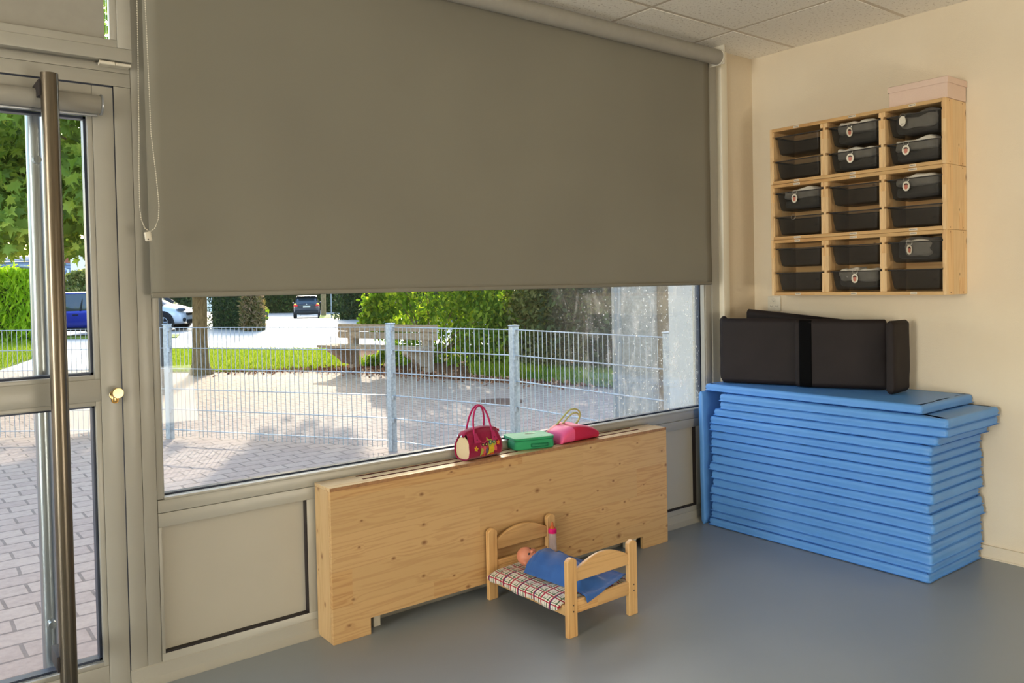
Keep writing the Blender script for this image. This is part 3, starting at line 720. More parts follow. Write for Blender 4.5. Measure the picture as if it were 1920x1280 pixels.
def owl(cx, cz, s, bodyc, bellyc, wingc, wing2, ringc, tilt):
    body_ = [(-.024, .044), (-.012, .030), (0, .030), (.012, .032), (.024, .046), (.023, .014), (.020, -.012), (.006, -.030), (-.008, -.032), (-.020, -.018), (-.023, .010)]
    def tf(P): return [(cx+s*(x*math.cos(tilt)-z*math.sin(tilt)), cz+s*(x*math.sin(tilt)+z*math.cos(tilt))) for x, z in P]
    o = applique('owl', tf(body_), bodyc, .0012, ob)
    applique('belly', tf(ell(-.002, -.010, .015, .017)), bellyc, .0024, o)
    applique('wing', tf([(-.020, .004), (-.006, -.006), (-.010, -.026), (-.026, -.036), (-.024, -.012)]), wingc, .0032, o)
    applique('wing', tf([(.020, .004), (.006, -.004), (.010, -.022), (.026, -.026), (.024, -.010)]), wing2, .0032, o)
    for sx in (-1, 1):
        applique('eye_ring', tf(ell(sx*.011, .019, .0088, .0088)), ringc, .0032, o); applique('eye', tf(ell(sx*.011, .019, .0045, .0045, 10)), col['pale'], .0042, o)
        applique('foot', tf([(sx*.006-.005, -.038), (sx*.006+.005, -.038), (sx*.006+.002, -.030), (sx*.006-.002, -.030)]), col['orange'], .0016, o)
    applique('beak', tf([(-.003, .012), (.003, .012), (0, .005)]), col['yellow'], .0044, o)
owl(-.012, .046, .86, col['rose'], col['salmon'], col['lime'], col['grey'], col['dark'], R(-3))
owl(.034, .050, .95, col['lime'], col['yellow'], col['yellow'], col['salmon'], col['teal'], R(3))
def flower(cx, cz, c_, cc):
    o = applique('flower', [(cx+(.0085+.0028*math.cos(5*a))*math.cos(a), cz+(.0085+.0028*math.cos(5*a))*math.sin(a)) for a in [2*math.pi*k/40 for k in range(40)]], c_, .0012, ob)
    applique('flower_centre', ell(cx, cz, .0032, .0032), cc, .0024, o)
flower(-.058, .050, col['yellow'], col['orange']); flower(.070, .060, col['orange'], col['yellow'])
applique('leaf', [(.008, .030), (.014, .020), (.010, .014), (.004, .016)], col['lime'], .0012, ob)

# green lunch case lying flat
M['green'] = simple('green_canvas', srgb(26, 152, 98), .62, bump=.15, nscale=500, sheen=.1)
M['green_dark'] = simple('green_piping', srgb(20, 120, 78), .6)
gcL = (-1.735, -.012, T+.0005)
gc = thing('lunch_case', 'small green zipped fabric case lying flat with handle to the front', 'case', gcL)
GM = Matrix.Translation(gcL) @ Matrix.Rotation(R(-14), 4, 'Z')
def rrect(hx, hy, r, n=6):
    P = []
    for cx, cy, a0 in ((hx-r, hy-r, 0), (-hx+r, hy-r, 90), (-hx+r, -hy+r, 180), (hx-r, -hy+r, 270)):
        for k in range(n+1): a = R(a0+90*k/n); P.append((cx+r*math.cos(a), cy+r*math.sin(a)))
    return P
def slab(prof, hx, hy, r, Mx, n=6):
    """stack of rounded-rectangle rings: prof = (inset, z)"""
    bq = B(); rings = []
    for ins, z in prof: rings.append([bq.bm.verts.new(Mx @ Vector((x, y, z))) for x, y in rrect(hx-ins, hy-ins, max(.002, r-ins), n)])
    for A_, C_ in zip(rings, rings[1:]):
        for k in range(len(A_)): bq.bm.faces.new((A_[k], A_[(k+1) % len(A_)], C_[(k+1) % len(A_)], C_[k]))
    bq.bm.faces.new(list(reversed(rings[0]))); bq.bm.faces.new(rings[-1]); return bq
obj('case_body', slab([(.004, 0), (0, .004), (-.001, .02), (.001, .038), (.003, .0415)], .098, .070, .018, GM), M['green'], gc)
obj('lid', slab([(.003, .0425), (0, .0435), (0, .0505), (.003, .0535), (.014, .0548), (.05, .0560)], .099, .071, .018, GM), M['green'], gc)
bq = B(); bq.tube([GM @ Vector((x, y, .0420)) for x, y in rrect(.0985, .0705, .018)], .0014, 6, closed=True); obj('zip', bq, M['green_dark'], gc)
bq = B(); bq.tube([GM @ Vector((x, y, .0526)) for x, y in rrect(.098, .070, .018)], .0017, 6, closed=True); obj('piping', bq, simple('pale_piping', srgb(120, 190, 150), .6), gc)
bq = B(); hp_ = []
for k in range(13):
    a = math.pi*k/12; hp_.append((.020-.042*math.cos(a), -.071-.020*math.sin(a)**.6))
V = []
for (x, y) in hp_: V.append((bq.bm.verts.new(GM @ Vector((x, y, .012))), bq.bm.verts.new(GM @ Vector((x, y, .026)))))
for a_, c_ in zip(V, V[1:]): bq.bm.faces.new((a_[0], c_[0], c_[1], a_[1]))
o = obj('carry_handle', bq, M['green_dark'], gc); md = o.modifiers.new('t', 'SOLIDIFY'); md.thickness = .003
bq = B(); pts = [GM @ Vector((.012+.020*math.cos(a)*(.75+.25*math.cos(2*a)), .012+.008*math.sin(2*a)+.004*math.sin(a), .0563)) for a in [2*math.pi*k/40 for k in range(40)]]
bq.tube(pts, .0008, 5, closed=True)
bq.tube([GM @ Vector((.012+.026*math.cos(a), .012+.011*math.sin(a), .0563)) for a in [2*math.pi*k/30 for k in range(30)]], .0007, 5, closed=True)
obj('embroidery', bq, M['plastic_white'], gc)
bq = B(); bq.box(-.006, .006, -.003, .003, .040, .044, .001)
for v in bq.bm.verts: v.co = GM @ (v.co+Vector((-.104, -.002, 0)))
obj('zip_pull', bq, M['gap'], gc)

# slumped red shoulder bag
rbg = thing('shoulder_bag', 'slumped pink and crimson soft bag with a pale green rope handle', 'bag', (-1.43, .0, T+.0005))
M['red_bag'] = simple('crimson_canvas', srgb(190, 18, 66), .6, bump=.12, nscale=500)
M['pink_bag'] = simple('pink_canvas', srgb(224, 84, 132), .6, bump=.12, nscale=500)
BMx = Matrix.Translation((-1.470, -.022, T)) @ Matrix.Rotation(R(4), 4, 'Z') @ Matrix.Diagonal((1.12, 1.08, 1.15, 1))
def bagf(u, v):   # u around (closed), v along x; lying pouch, opening to -x
    a = 2*math.pi*u; c_, s_ = math.cos(a), math.sin(a); e = .55
    yy = (abs(c_)**e)*(1 if c_ > 0 else -1); zz = (abs(s_)**e)*(1 if s_ > 0 else -1)
    x = -.125+.235*v; wd = .062+.012*math.sin(math.pi*v); th = .016+.018*math.sin(math.pi*min(1, v*1.1))**.8
    if v > .92: k = (v-.92)/.08; wd *= 1-.55*k*k; th *= 1-.75*k*k
    if v < .05: th *= .55+.45*v/.05
    dent = -.007*math.exp(-((x-.03)/.04)**2-((yy*wd)/.03)**2) if zz > 0 else 0
    return BMx @ Vector((x, yy*wd, .001+th+zz*th+dent+(.002*math.sin(40*x+yy*3) if zz > 0 else 0)))
bq = B(); bq.grid(bagf, 40, 36, closed_u=True); bmesh.ops.holes_fill(bq.bm, edges=[e for e in bq.bm.edges if e.is_boundary], sides=0)
bo = obj('bag_body', bq, [M['red_bag'], M['pink_bag']], rbg, angle=75)
for p in bo.data.polygons:
    c_ = BMx.inverted() @ (p.center+WL[bo.name]); top = c_.z > .022
    if (top and -.035 < c_.x < .07 and abs(c_.y) < .055) or (c_.x < -.060 and c_.y < .035): p.material_index = 1
bq = B()
hpts = [(-1.555, .022, .636), (-1.535, .021, .655), (-1.498, .02, .684), (-1.463, .02, .710), (-1.440, .02, .717), (-1.415, .02, .716), (-1.392, .02, .703), (-1.386, .02, .683), (-1.398, .02, .660), (-1.422, .02, .640)]
def spline(P, n=8):
    P = [Vector(p) for p in P]; out = []
    for i in range(len(P)-1):
        p0, p1, p2, p3 = P[max(i-1, 0)], P[i], P[i+1], P[min(i+2, len(P)-1)]
        for k in range(n):
            t_ = k/n; out.append(.5*((2*p1)+(-p0+p2)*t_+(2*p0-5*p1+4*p2-p3)*t_*t_+(-p0+3*p1-3*p2+p3)*t_**3))
    out.append(P[-1]); return out
rope = simple('pale_green_rope', srgb(176, 176, 112), .8, bump=.3, nscale=300)
cen = spline(hpts, 10); bq.tube(cen, .0042, 8); obj('rope_handle', bq, rope, rbg)
bq = B(); c2 = spline([(-1.548, .006, .636), (-1.520, .006, .652), (-1.486, .005, .678), (-1.452, .005, .698), (-1.425, .005, .700), (-1.406, .005, .686), (-1.408, .005, .668), (-1.425, .005, .645)], 14)
tw = []
for i, p in enumerate(c2): tw.append(p+Vector((0, .0012*math.cos(i*1.1), .0015*math.sin(i*1.1))))
bq.tube(tw, [.0036+.0007*math.sin(i*1.3) for i in range(len(tw))], 8); obj('rope_handle', bq, rope, rbg)
bq = B(); 
for k in range(6): bq.box(-.10+k*.016, -.095+k*.016, -.0755, -.0735, .006, .009)
for v in bq.bm.verts: v.co = BMx @ v.co
bq.bm.free()

# ================================================================== WALL SHELF UNITS WITH BINS
SY0, SY1, SD, SZ0, SHh = -.259, -1.180, .21, 1.2345, .2995
cols = [(-.280, -.557), (-.596, -.866), (-.898, -1.160)]
M['binplastic'] = None
t = NT('smoky_bin_plastic'); p_ = t.n('ShaderNodeBsdfPrincipled'); p_.inputs['Base Color'].default_value = srgb(48, 47, 44); p_.inputs['Roughness'].default_value = .42; p_.inputs['Alpha'].default_value = .60; p_.inputs['Specular IOR Level'].default_value = .35
t.l(p_.outputs[0], t.out.inputs[0]); M['binplastic'] = t.m
M['binrim'] = simple('smoky_bin_rim', srgb(52, 50, 47), .45)
M['label'] = simple('paper_label', srgb(222, 214, 196), .7); M['ink'] = simple('label_ink', srgb(70, 60, 52), .7)
def cloth(name, a, b_, s=26):
    t = NT(name); v = t.coord(); n = t.noise(v, s, 3); wv = t.noise(v, 800, 1)
    t.pbr(t.ramp(n, [(.3, srgb(*a)), (.7, srgb(*b_))]), .92, 0, .15, t.bump(wv, .2, .001), sheen=.2); return t.m
M['cl_light'] = cloth('pale_grey_cotton', (206, 202, 190), (222, 218, 208)); M['cl_dark'] = cloth('charcoal_cotton', (96, 92, 86), (112, 108, 100)); M['cl_white'] = cloth('white_terry', (212, 204, 190), (226, 219, 206))
GROOVE = (.122, .252)     # rim heights inside a unit
unit_words = ['lowest', 'middle', 'top']
def shelf_unit(k):
    z0 = SZ0+k*SHh; z1 = z0+SHh-.0012
    s_ = thing('shelf_unit', {0: 'lowest of the three pine wall shelf units, just above the socket', 1: 'middle pine wall shelf unit, between the other two', 2: 'topmost pine wall shelf unit, the one carrying the pink box'}[k], 'shelf unit', (0, -.72, z0))
    for ya, yb in ((SY0-.016, SY0), (SY1, SY1+.016)): obj('side_panel', B().box(-SD, -.0015, ya, yb, z0, z1, .0012, 1), M['pine_z'], s_)
    obj('top_board', B().box(-SD+.001, -.002, SY1+.0162, SY0-.0162, z1-.017, z1, .0012, 1), M['pine_y'], s_)
    obj('bottom_board', B().box(-SD+.001, -.002, SY1+.0162, SY0-.0162, z0, z0+.017, .0012, 1), M['pine_y'], s_)
    obj('back_panel', B().box(-.008, -.002, SY1+.0165, SY0-.0165, z0+.0172, z1-.0172), M['pine_y'], s_)
    segs = [(z0+.0172, z0+GROOVE[0]-.006), (z0+GROOVE[0]+.006, z0+GROOVE[1]-.006), (z0+GROOVE[1]+.006, z1-.0172)]
    for ya, yb in ((-.596, -.557), (-.898, -.866)):
        b = B(); c_ = (ya+yb)/2; b.box(-SD+.004, -.0085, c_-.006, c_+.006, z0+.0172, z1-.0172)
        for za, zb in segs:
            b.box(-SD+.002, -.0085, ya, c_-.006, za, zb, .001, 1); b.box(-SD+.002, -.0085, c_+.006, yb, za, zb, .001, 1)
        obj('divider', b, M['pine_z'], s_)
    for ya, yb in ((cols[0][0]-.0, SY0-.0163), (SY1+.0163, cols[2][1])):
        if abs(yb-ya) < .001: continue
        b = B(); lo, hi = min(ya, yb), max(ya, yb)
        for za, zb in segs: b.box(-SD+.004, -.0085, lo, hi, za, zb)
        obj('runner_cheek', b, M['pine_z'], s_)
    for ci, (ya, yb) in enumerate(cols):
        yc = (ya+yb)/2; 
        for zz, wd in ((z1-.0085, .032+.006*((ci+k) % 2)), (z0+.0085, .030+.008*((ci*2+k) % 2))):
            lb = obj('name_label', B().box(-SD-.0002, -SD+.0015, yc-wd/2, yc+wd/2, zz-.0052, zz+.0052), M['label'], s_)
            b = B(); n = int(wd/.0042)-1
            for q in range(n): 
                yy = yc-wd/2+.004+q*.0042; b.box(-SD-.0004, -SD, yy, yy+.003, zz-.0018, zz+.0018-.001*(q % 2))
            obj('label_text', b, M['ink'], lb)
    lb = obj('name_label', B().box(-SD+.04, -SD+.075, SY0, SY0+.0004, (z0+z1)/2-.005, (z0+z1)/2+.005), M['label'], s_)
    for zz in (z0+.010, z1-.010):
        for xx in (-.17, -.04):
            b = B(); b.lathe([(0, 0), (.0034, 0), (.0034, .0005), (0, .0003)], (xx, SY1-.0001, zz), 10, (0, -1, 0)); obj('screw_plug', b, M['endgrain'], s_)
    return s_
for k in (0, 1, 2): shelf_unit(k)
# one bin, copied
def make_bin():
    W_ = .256; t_ = thing('storage_bin', '', 'bin', (0, 0, 0))
    prof = [(.040, -.098), (.026, -.0965), (.018, -.090), (.008, -.045), (.003, -.006), (.002, 0)]
    b = slab(prof, .094, W_/2-.004, .022, Matrix.Identity(4)); bm = b.bm
    top = [f for f in bm.faces if all(abs(v.co.z) < 1e-6 for v in f.verts)]; bmesh.ops.delete(bm, geom=top, context='FACES_ONLY')
    o = obj('tub', b, M['binplastic'], t_)
    bq = B(); P = rrect(.094, W_/2-.004, .020)
    V = []
    for x, y in P:
        l = math.hypot(x, y); ox = (1.0 if abs(x) > .075 else 0)
        V.append([bq.bm.verts.new((x, y, 0)), bq.bm.verts.new((x*1.0+math.copysign(.004, x), y+math.copysign(.008, y), 0)), bq.bm.verts.new((x*1.0+math.copysign(.004, x), y+math.copysign(.008, y), -.005))])
    for i in range(len(V)):
        a_, c_ = V[i], V[(i+1) % len(V)]
        for q in range(2): bq.bm.faces.new((a_[q], c_[q], c_[q+1], a_[q+1]))
    o = obj('rim', bq, M['binrim'], t_); md = o.modifiers.new('t', 'SOLIDIFY'); md.thickness = .0022
    return t_
bin0 = make_bin(); first = True
rown = ['lower', 'upper']; coln = ['window-side', 'centre', 'right-hand']
filled = {(2, 1, 1): 'a', (2, 1, 0): 'b', (2, 2, 1): 'c', (2, 2, 0): 'd', (1, 0, 1): 'e', (1, 2, 1): 'f', (0, 1, 0): 'g', (0, 2, 1): 'h'}
def lump(name, seed, y0, y1, z0, z1, x0, x1, mat, parent, amp=.010, cut=None):
    """crumpled folded cloth: a rounded block with creases"""
    rr = random.Random(seed); ph = [rr.uniform(0, 6.28) for _ in range(8)]; off = Vector((seed*3.1, seed*1.7, 0))
    def fn(u, v):
        a = 2*math.pi*u; p = math.pi*v; e = .36
        f = lambda c: (abs(c)**e)*(1 if c > 0 else -1)
        X, Y, Z = f(math.cos(a))*f(math.sin(p)), f(math.cos(p)), f(math.sin(a))*f(math.sin(p))
        q = Vector(((x0+x1)/2+X*(x1-x0)/2, (y0+y1)/2+Y*(y1-y0)/2, (z0+z1)/2+Z*(z1-z0)/2))
        n = noise.noise(Vector((q.x*16, q.y*13, q.z*34))+off); n2 = noise.noise(Vector((q.x*40, q.y*30, q.z*80))+off)
        crease = -abs(noise.noise(Vector((q.y*22, q.z*30, 3))+off))
        d = Vector((X, Y*.3, Z)).normalized() if (X or Z) else Vector((0, 0, 0))
        q += d*(amp*n+amp*.35*n2+amp*.8*crease)
        if Z > 0: q.z += .006*math.sin(q.y*30+ph[0])+.004*math.sin(q.y*71+ph[1])
        if Z < 0: q.z = max(q.z, z0)
        return q
    b = B(); b.grid(fn, 56, 40, closed_u=True); bmesh.ops.remove_doubles(b.bm, verts=b.bm.verts, dist=1e-6); return obj(name, b, mat, parent, angle=180)
for k in range(3):
    for ci in range(3):
        for ri in range(2):
            ya, yb = cols[ci]; yc = (ya+yb)/2
            t_ = bin0 if first else copy_tree(bin0); first = False
            z = SZ0+k*SHh+GROOVE[ri]; t_.location = (-.108, yc, z); t_.scale = (1, (abs(yb-ya)-.004)/.256*1.0, 1); WL[t_.name] = Vector(t_.location)
            has = (k, ci, ri) in filled
            t_['label'] = '%s smoky plastic bin, %s row of the %s shelf unit, %s column' % ('filled' if has else 'empty', rown[ri], unit_words[k], coln[ci]); t_['group'] = 'bins in the wall shelf units'
            if has:
                key = filled[(k, ci, ri)]; sd_ = ord(key)-90
                cb = thing('folded_bedding', 'grey folded cloth in the %s %s bin of the %s shelf unit' % (rown[ri], coln[ci], unit_words[k]), 'bedding', (-.11, yc, z-.09), 'folded cloths in the bins')
                ylo, yhi = yc-.102, yc+.102
                if key == 'c':
                    lump('blanket', sd_, ylo, yhi+.004, z-.084, z+.018, -.172, -.04, M['cl_dark'], cb, .008); lump('sheet', sd_+1, ylo+.004, yhi-.028, z-.066, z-.002, -.180, -.09, M['cl_light'], cb, .008)
                elif key == 'h':
                    lump('blanket', sd_, ylo, yhi, z-.084, z+.020, -.170, -.04, M['cl_dark'], cb, .010); lump('sheet', sd_+1, yc-.072, yc+.060, z-.070, z+.014, -.179, -.08, M['cl_light'], cb, .008)
                elif key == 'g':
                    lump('blanket', sd_, ylo, yhi, z-.084, z-.030, -.178, -.04, M['cl_dark'], cb, .008); lump('sheet', sd_+1, ylo, yhi, z-.055, z+.010, -.188, -.05, M['cl_light'], cb, .012)
                    lump('collar', sd_+2, yc-.01, yc+.085, z-.030, z+.024, -.176, -.08, M['cl_white'], cb, .014)
                else:
                    lump('blanket', sd_, ylo, yhi, z-.084, z-.036, -.178, -.04, M['cl_dark'], cb, .007); lump('sheet', sd_+1, ylo, yhi, z-.040, z+(.018 if ri == 0 or key != 'f' else .014), -.189, -.05, M['cl_light'], cb, .008)
                if key == 'a': lump('collar', sd_+2, yc-.02, yc+.09, z-.02, z+.016, -.180, -.10, M['cl_white'], cb, .008)
# photo tags clipped to the bins
M['skin_print'] = simple('printed_face', srgb(196, 120, 100), .4); M['hair_print'] = simple('printed_hair', srgb(62, 40, 34), .4)
M['ring_metal'] = simple('key_ring', srgb(190, 186, 176), .3, 1.0)
def photo_tag(k, ci, ri, dy, style, rz=0, yaw=0):
    ya, yb = cols[ci]; yc = (ya+yb)/2+dy; z = SZ0+k*SHh+GROOVE[ri]; x = -.2085
    where = 'the %s %s bin, %s unit' % (rown[ri], coln[ci], unit_words[k])
    t_ = thing('photo_tag', {'ring': 'bare metal key ring without a picture hooked on ' + where, 'blank': 'plain white oval tag hanging on ' + where}.get(style, 'small oval picture tag hooked on ' + where), 'tag', (x, yc, z-.05), 'tags on the bins')
    b = B(); b.tube([(x-.002+.002*math.cos(a), yc+.0125*math.sin(a), z-.006+.0125*math.cos(a)) for a in [2*math.pi*i/24 for i in range(24)]], .0009, 6, closed=True); obj('key_ring', b, M['ring_metal'], t_)
    if style == 'ring': return
    rx, rz_ = (.017, .023) if style != 'blank' else (.016, .024); zc_ = z-.038 if style != 'blank' else z-.030
    Mx = Matrix.Translation((x-.004, yc, zc_)) @ Matrix.Rotation(R(yaw), 4, 'Z')
    def disc(rx, rz_, d0, d1, cy=0, cz=0):
        b = B(); b.prism([Mx @ Vector((d0, cy+rx*math.cos(a), cz+rz_*math.sin(a))) for a in [2*math.pi*i/28 for i in range(28)]], Mx.to_3x3() @ Vector((d1-d0, 0, 0))); return b
    o = obj('tag_disc', disc(rx, rz_, -.0012, .0012), M['plastic_white'], t_)
    if style == 'blank':
        b = B(); [b.box(-.0014, -.0012, -.007+q*.005, -.0035+q*.005, -.015, -.012) for q in range(3)]
        for v in b.bm.verts: v.co = Mx @ v.co
        obj('tag_text', b, M['ink'], o); return
    obj('face_print', disc(.0085, .0120, -.0015, -.0012, 0, -.003), M['skin_print'], o)
    b = B(); b.prism([Mx @ Vector((-.0016, y, zz)) for y, zz in [(-.009, .002), (-.009, .009), (-.004, .0135), (.004, .0135), (.009, .009), (.009, .002), (.006, .006), (-.006, .006)]], Mx.to_3x3() @ Vector((.0003, 0, 0))); obj('hair_print', b, M['hair_print'], o)
for a_ in ((2, 1, 1, .012, 'pic', 0, 66), (2, 1, 0, .010, 'pic', 0, 25), (2, 2, 1, .045, 'blank', 0, 0), (2, 2, 0, .030, 'pic', 0, 8), (1, 0, 1, .012, 'pic', 0, 0), (1, 0, 0, .022, 'ring'), (1, 2, 1, .030, 'pic', 0, 0), (0, 1, 0, -.008, 'pic', 0, 0), (0, 2, 1, .018, 'pic', 0, 76)): photo_tag(*a_)

# pink cardboard box on top
pk = thing('cardboard_box', 'pale pink lidded cardboard box on top of the shelf units', 'box', (-.10, -1.05, SZ0+3*SHh))
M['pink_card'] = simple('pale_pink_card', srgb(226, 200, 184), .75, var=.02, bump=.1, nscale=200)
pz = SZ0+3*SHh
obj('box_body', B().box(-.197, -.008, -1.183, -.914, pz, pz+.094, .001, 1), M['pink_card'], pk)
b = B(); b.box(-.201, -.004, -1.187, -.909, pz+.094, pz+.0965, .001, 1)
for q in ((-.201, -.199, -1.187, -.909), (-.006, -.004, -1.187, -.909), (-.199, -.006, -1.187, -1.185), (-.199, -.006, -.911, -.909)): b.box(q[0], q[1], q[2], q[3], pz+.068, pz+.0955)
obj('box_lid', b, M['pink_card'], pk)

# ================================================================== BLUE MATS
t = NT('sky_blue_vinyl'); v = t.coord(); n1 = t.noise(v, 3, 3); n2 = t.noise(v, 260, 3)
t.pbr(t.ramp(n1, [(.3, srgb(88, 148, 218)), (.7, srgb(96, 156, 226))]), .40, 0, .5, t.bump(n2, .06, .001)); M['mat'] = t.m
def mat_mesh(name, cx, cy, z0, Wx, Ly, T_, seed, parent=None, sag=0, wild=0):
    rr = random.Random(seed); o1, o2 = rr.uniform(0, 50), rr.uniform(0, 50)
    prof = [(.030, .0015), (.006, .0010), (.0, .0030), (-.0065, .0042), (-.0080, .0056), (-.0010, .0066), (.0005, .012), (-.0015, T_*.5), (.0005, T_*.82), (.004, T_-.0025), (.012, T_-.0004), (.030, T_)]
    P = []; r = .010; hx, hy = Wx/2, Ly/2
    def edge(a, c, n): return [(a[0]+(c[0]-a[0])*i/n, a[1]+(c[1]-a[1])*i/n) for i in range(n)]
    corners = [(hx, -hy), (hx, hy), (-hx, hy), (-hx, -hy)]
    ring = []
    for i in range(4):
        a, c = corners[i], corners[(i+1) % 4]; nx, ny = (1, 0) if i == 0 else (0, 1) if i == 1 else (-1, 0) if i == 2 else (0, -1)
        L = math.hypot(c[0]-a[0], c[1]-a[1]); n = 40 if L > .8 else 20; dx, dy = (c[0]-a[0])/L, (c[1]-a[1])/L
        a2 = (a[0]+dx*r, a[1]+dy*r); c2_ = (c[0]-dx*r, c[1]-dy*r)
        for (x, y) in edge(a2, c2_, n)+[c2_]: ring.append((x, y, nx, ny))
        nx2, ny2 = ((0, 1), (-1, 0), (0, -1), (1, 0))[i]
        cc = (c[0]-dx*r-nx*r, c[1]-dy*r-ny*r)
        for q in (1, 2): 
            a_ = R(90*q/3); ux, uy = nx*math.cos(a_)+nx2*math.sin(a_), ny*math.cos(a_)+ny2*math.sin(a_); ring.append((cc[0]+ux*r, cc[1]+uy*r, ux, uy))
    b = B(); rings = []
    for ins, z in prof:
        row = []
        for (x, y, nx, ny) in ring:
            n_ = noise.noise(Vector((x*4+o1, y*4+o2, z*8))); n3 = noise.noise(Vector((x*11+o2, y*11, z*30+o1)))
            n4 = noise.noise(Vector((x*2.3+o1, y*2.3+o2, 5)))
            out = -ins+.0035*n4+(.0016*n3 if ins < 0 or z > .006 else 0)+wild*.004*n_
            zz = z
            if z < .008 and ins < .01: zz = z+.0022*n3*(1 if z0 > .01 else .3)+.0015*n_
            elif z > T_*.8: zz = z-.0012*abs(n_)
            corner = (abs(abs(x)-hx) < .02) and (abs(abs(y)-hy) < .02)
            if corner and ins < 0: out += .002
            row.append(b.bm.verts.new((cx+x+nx*out, cy+y+ny*out, z0+max(.0003, zz))))
        rings.append(row)
    for A_, C_ in zip(rings, rings[1:]):
        for q in range(len(A_)): b.bm.faces.new((A_[q], A_[(q+1) % len(A_)], C_[(q+1) % len(A_)], C_[q]))
    b.bm.faces.new(list(reversed(rings[0]))); b.bm.faces.new(rings[-1])
    return obj(name, b, M['mat'], parent, angle=50)
PX0, PY0 = -.277, -.665
offs = {14: (-.00, -.025), 15: (-.006, -.070), 16: (-.015, -.076), 17: (.022, .048)}
names = ['bottommost', 'second', 'third', 'fourth', 'fifth', 'sixth', 'seventh', 'eighth', 'ninth', 'tenth', 'eleventh', 'twelfth', 'thirteenth', 'fourteenth']
NM, TM = 18, .0423
zs_ = [1097, 1079, 1063, 1041, 1023, 1004, 985, 967, 949, 929, 911, 892, 874, 857, 838, 821.5, 805, 783, 760]
def zrow(v): return max(0, (1097-v)/(1097-838)*.595)
for i in range(NM):
    z0 = zrow(zs_[i]); z1 = zrow(zs_[i+1]); rr = random.Random(i*5+1)
    if i >= 14: z0 = .595+(i-14)*.0420; z1 = z0+.0420
    ox, oy = offs.get(i, (rr.uniform(-.006, .006), rr.uniform(-.012, .012)+(.0 if i % 3 else .004)))
    if i < 14 and i > 1: ox -= .002*(i % 2)
    wx = .500 if i not in (15, 16) else .505
    lab = 'bottommost blue exercise mat of the tall stack, lying on the floor' if i == 0 else names[i]+' blue exercise mat from the floor in the tall stack' if i < 14 else {14: 'fourth blue mat from the top of the stack, under the overhanging pair', 15: 'third blue mat from the top of the stack, lower of the overhanging pair', 16: 'second blue mat from the top, overhanging the stack towards the room', 17: 'topmost blue mat of the stack, with the dark folding mattress on it'}[i]
    o = mat_mesh('exercise_mat', PX0+ox, PY0+oy-.002, z0, wx, 1.165, z1-z0-.0003, i+3, wild=1 if i == 0 else .3)
    tag(o, lab, 'mat', 'stacked blue exercise mats')
STZ = .595+4*.0420
# upright blue mat between stack and window wall
b = B()
def um(u, v):
    a = 2*math.pi*u; e = .28; f = lambda c: (abs(c)**e)*(1 if c > 0 else -1)
    x = -.296+f(math.cos(a))*.251; y = -.036+f(math.sin(a))*.018
    z = v*.722; x += .006*math.sin(v*5+1)*(1 if x < -.5 else 0); y += .003*math.sin(v*7)
    k = min(1, min(v, 1-v)/.02)**.5; y = -.036+(y+.036)*max(.35, k); x = -.296+(x+.296)*(1-.012*(1-k))
    return (x, y, z)
b.grid(um, 64, 50, closed_u=True); bmesh.ops.holes_fill(b.bm, edges=[e for e in b.bm.edges if e.is_boundary], sides=0)
tag(obj('exercise_mat', b, M['mat'], angle=50), 'blue exercise mat standing upright between the stack and the window wall', 'mat')

# dark folding mattress, standing on edge in a zigzag on the stack
t = NT('anthracite_cover'); v = t.coord(); n1 = t.noise(v, 5, 3); n2 = t.noise(v, 320, 2)
t.pbr(t.ramp(n1, [(.3, srgb(36, 31, 32)), (.7, srgb(43, 37, 37))]), .62, 0, .18, t.bump(n2, .06, .001)); M['anth'] = t.m
M['strap'] = simple('black_hook_strap', srgb(10, 10, 12), .95, spec=.1)
fm = thing('folding_mattress', 'dark anthracite folding mattress standing on edge on the mat stack', 'mattress', (-.25, -.5, STZ))
def panel(name, P0, P1, z0, z1, th, seed, mat=None, r_=.016, bow=0, taper=(0, 0)):
    """padded slab standing on edge between plan points P0 and P1"""
    P0, P1 = Vector((*P0, 0)), Vector((*P1, 0)); d = (P1-P0); L = d.length; d.normalize(); n = Vector((-d.y, d.x, 0)); rr = random.Random(seed); o1 = rr.uniform(0, 40)
    def fn(u, v):
        a = 2*math.pi*u; e = .30; f = lambda c: (abs(c)**e)*(1 if c > 0 else -1)
        s_ = .5+.5*f(math.cos(a)); q = f(math.sin(a)); k = min(1, min(v, 1-v)/.05)**.5
        z = z0+(z1-z0)*v+(taper[0]*(1-s_)+taper[1]*s_)*v
        p = P0+d*(L*s_)+n*(q*th/2*max(.30, k)+bow*math.sin(math.pi*s_))
        ins = (1-k)*.008; p += d*(ins if s_ < .5 else -ins)
        nz = noise.noise(Vector((s_*L*9+o1, z*9, q))); nz2 = noise.noise(Vector((s_*L*26+o1, z*20, q)))
        p += n*(.003*nz+.0012*nz2)
        return (p.x, p.y, z)
    b = B(); b.grid(fn, 72, 44, closed_u=True); bmesh.ops.holes_fill(b.bm, edges=[e for e in b.bm.edges if e.is_boundary], sides=0)
    return obj(name, b, mat or M['anth'], fm, angle=60)
zt = STZ
panel('foam_panel', (-.415, -.080), (-.255, -.500), zt+.0035, zt+.352, .050, 1)          # front left
panel('foam_panel', (-.340, -.040), (-.408, -.092), zt+.008, zt+.362, .046, 2)          # left end pad
panel('foam_panel', (-.190, -.085), (-.060, -.62), zt+.0035, zt+.395, .046, 3, taper=(0, -.055))         # rear
p4 = panel('foam_panel', (-.318, -.470), (-.140, -.862), zt+.0035, zt+.350, .052, 4)           # front right
panel('foam_panel', (-.292, -.952), (-.098, -.936), zt+.0035, zt+.350, .044, 5)                # end flap
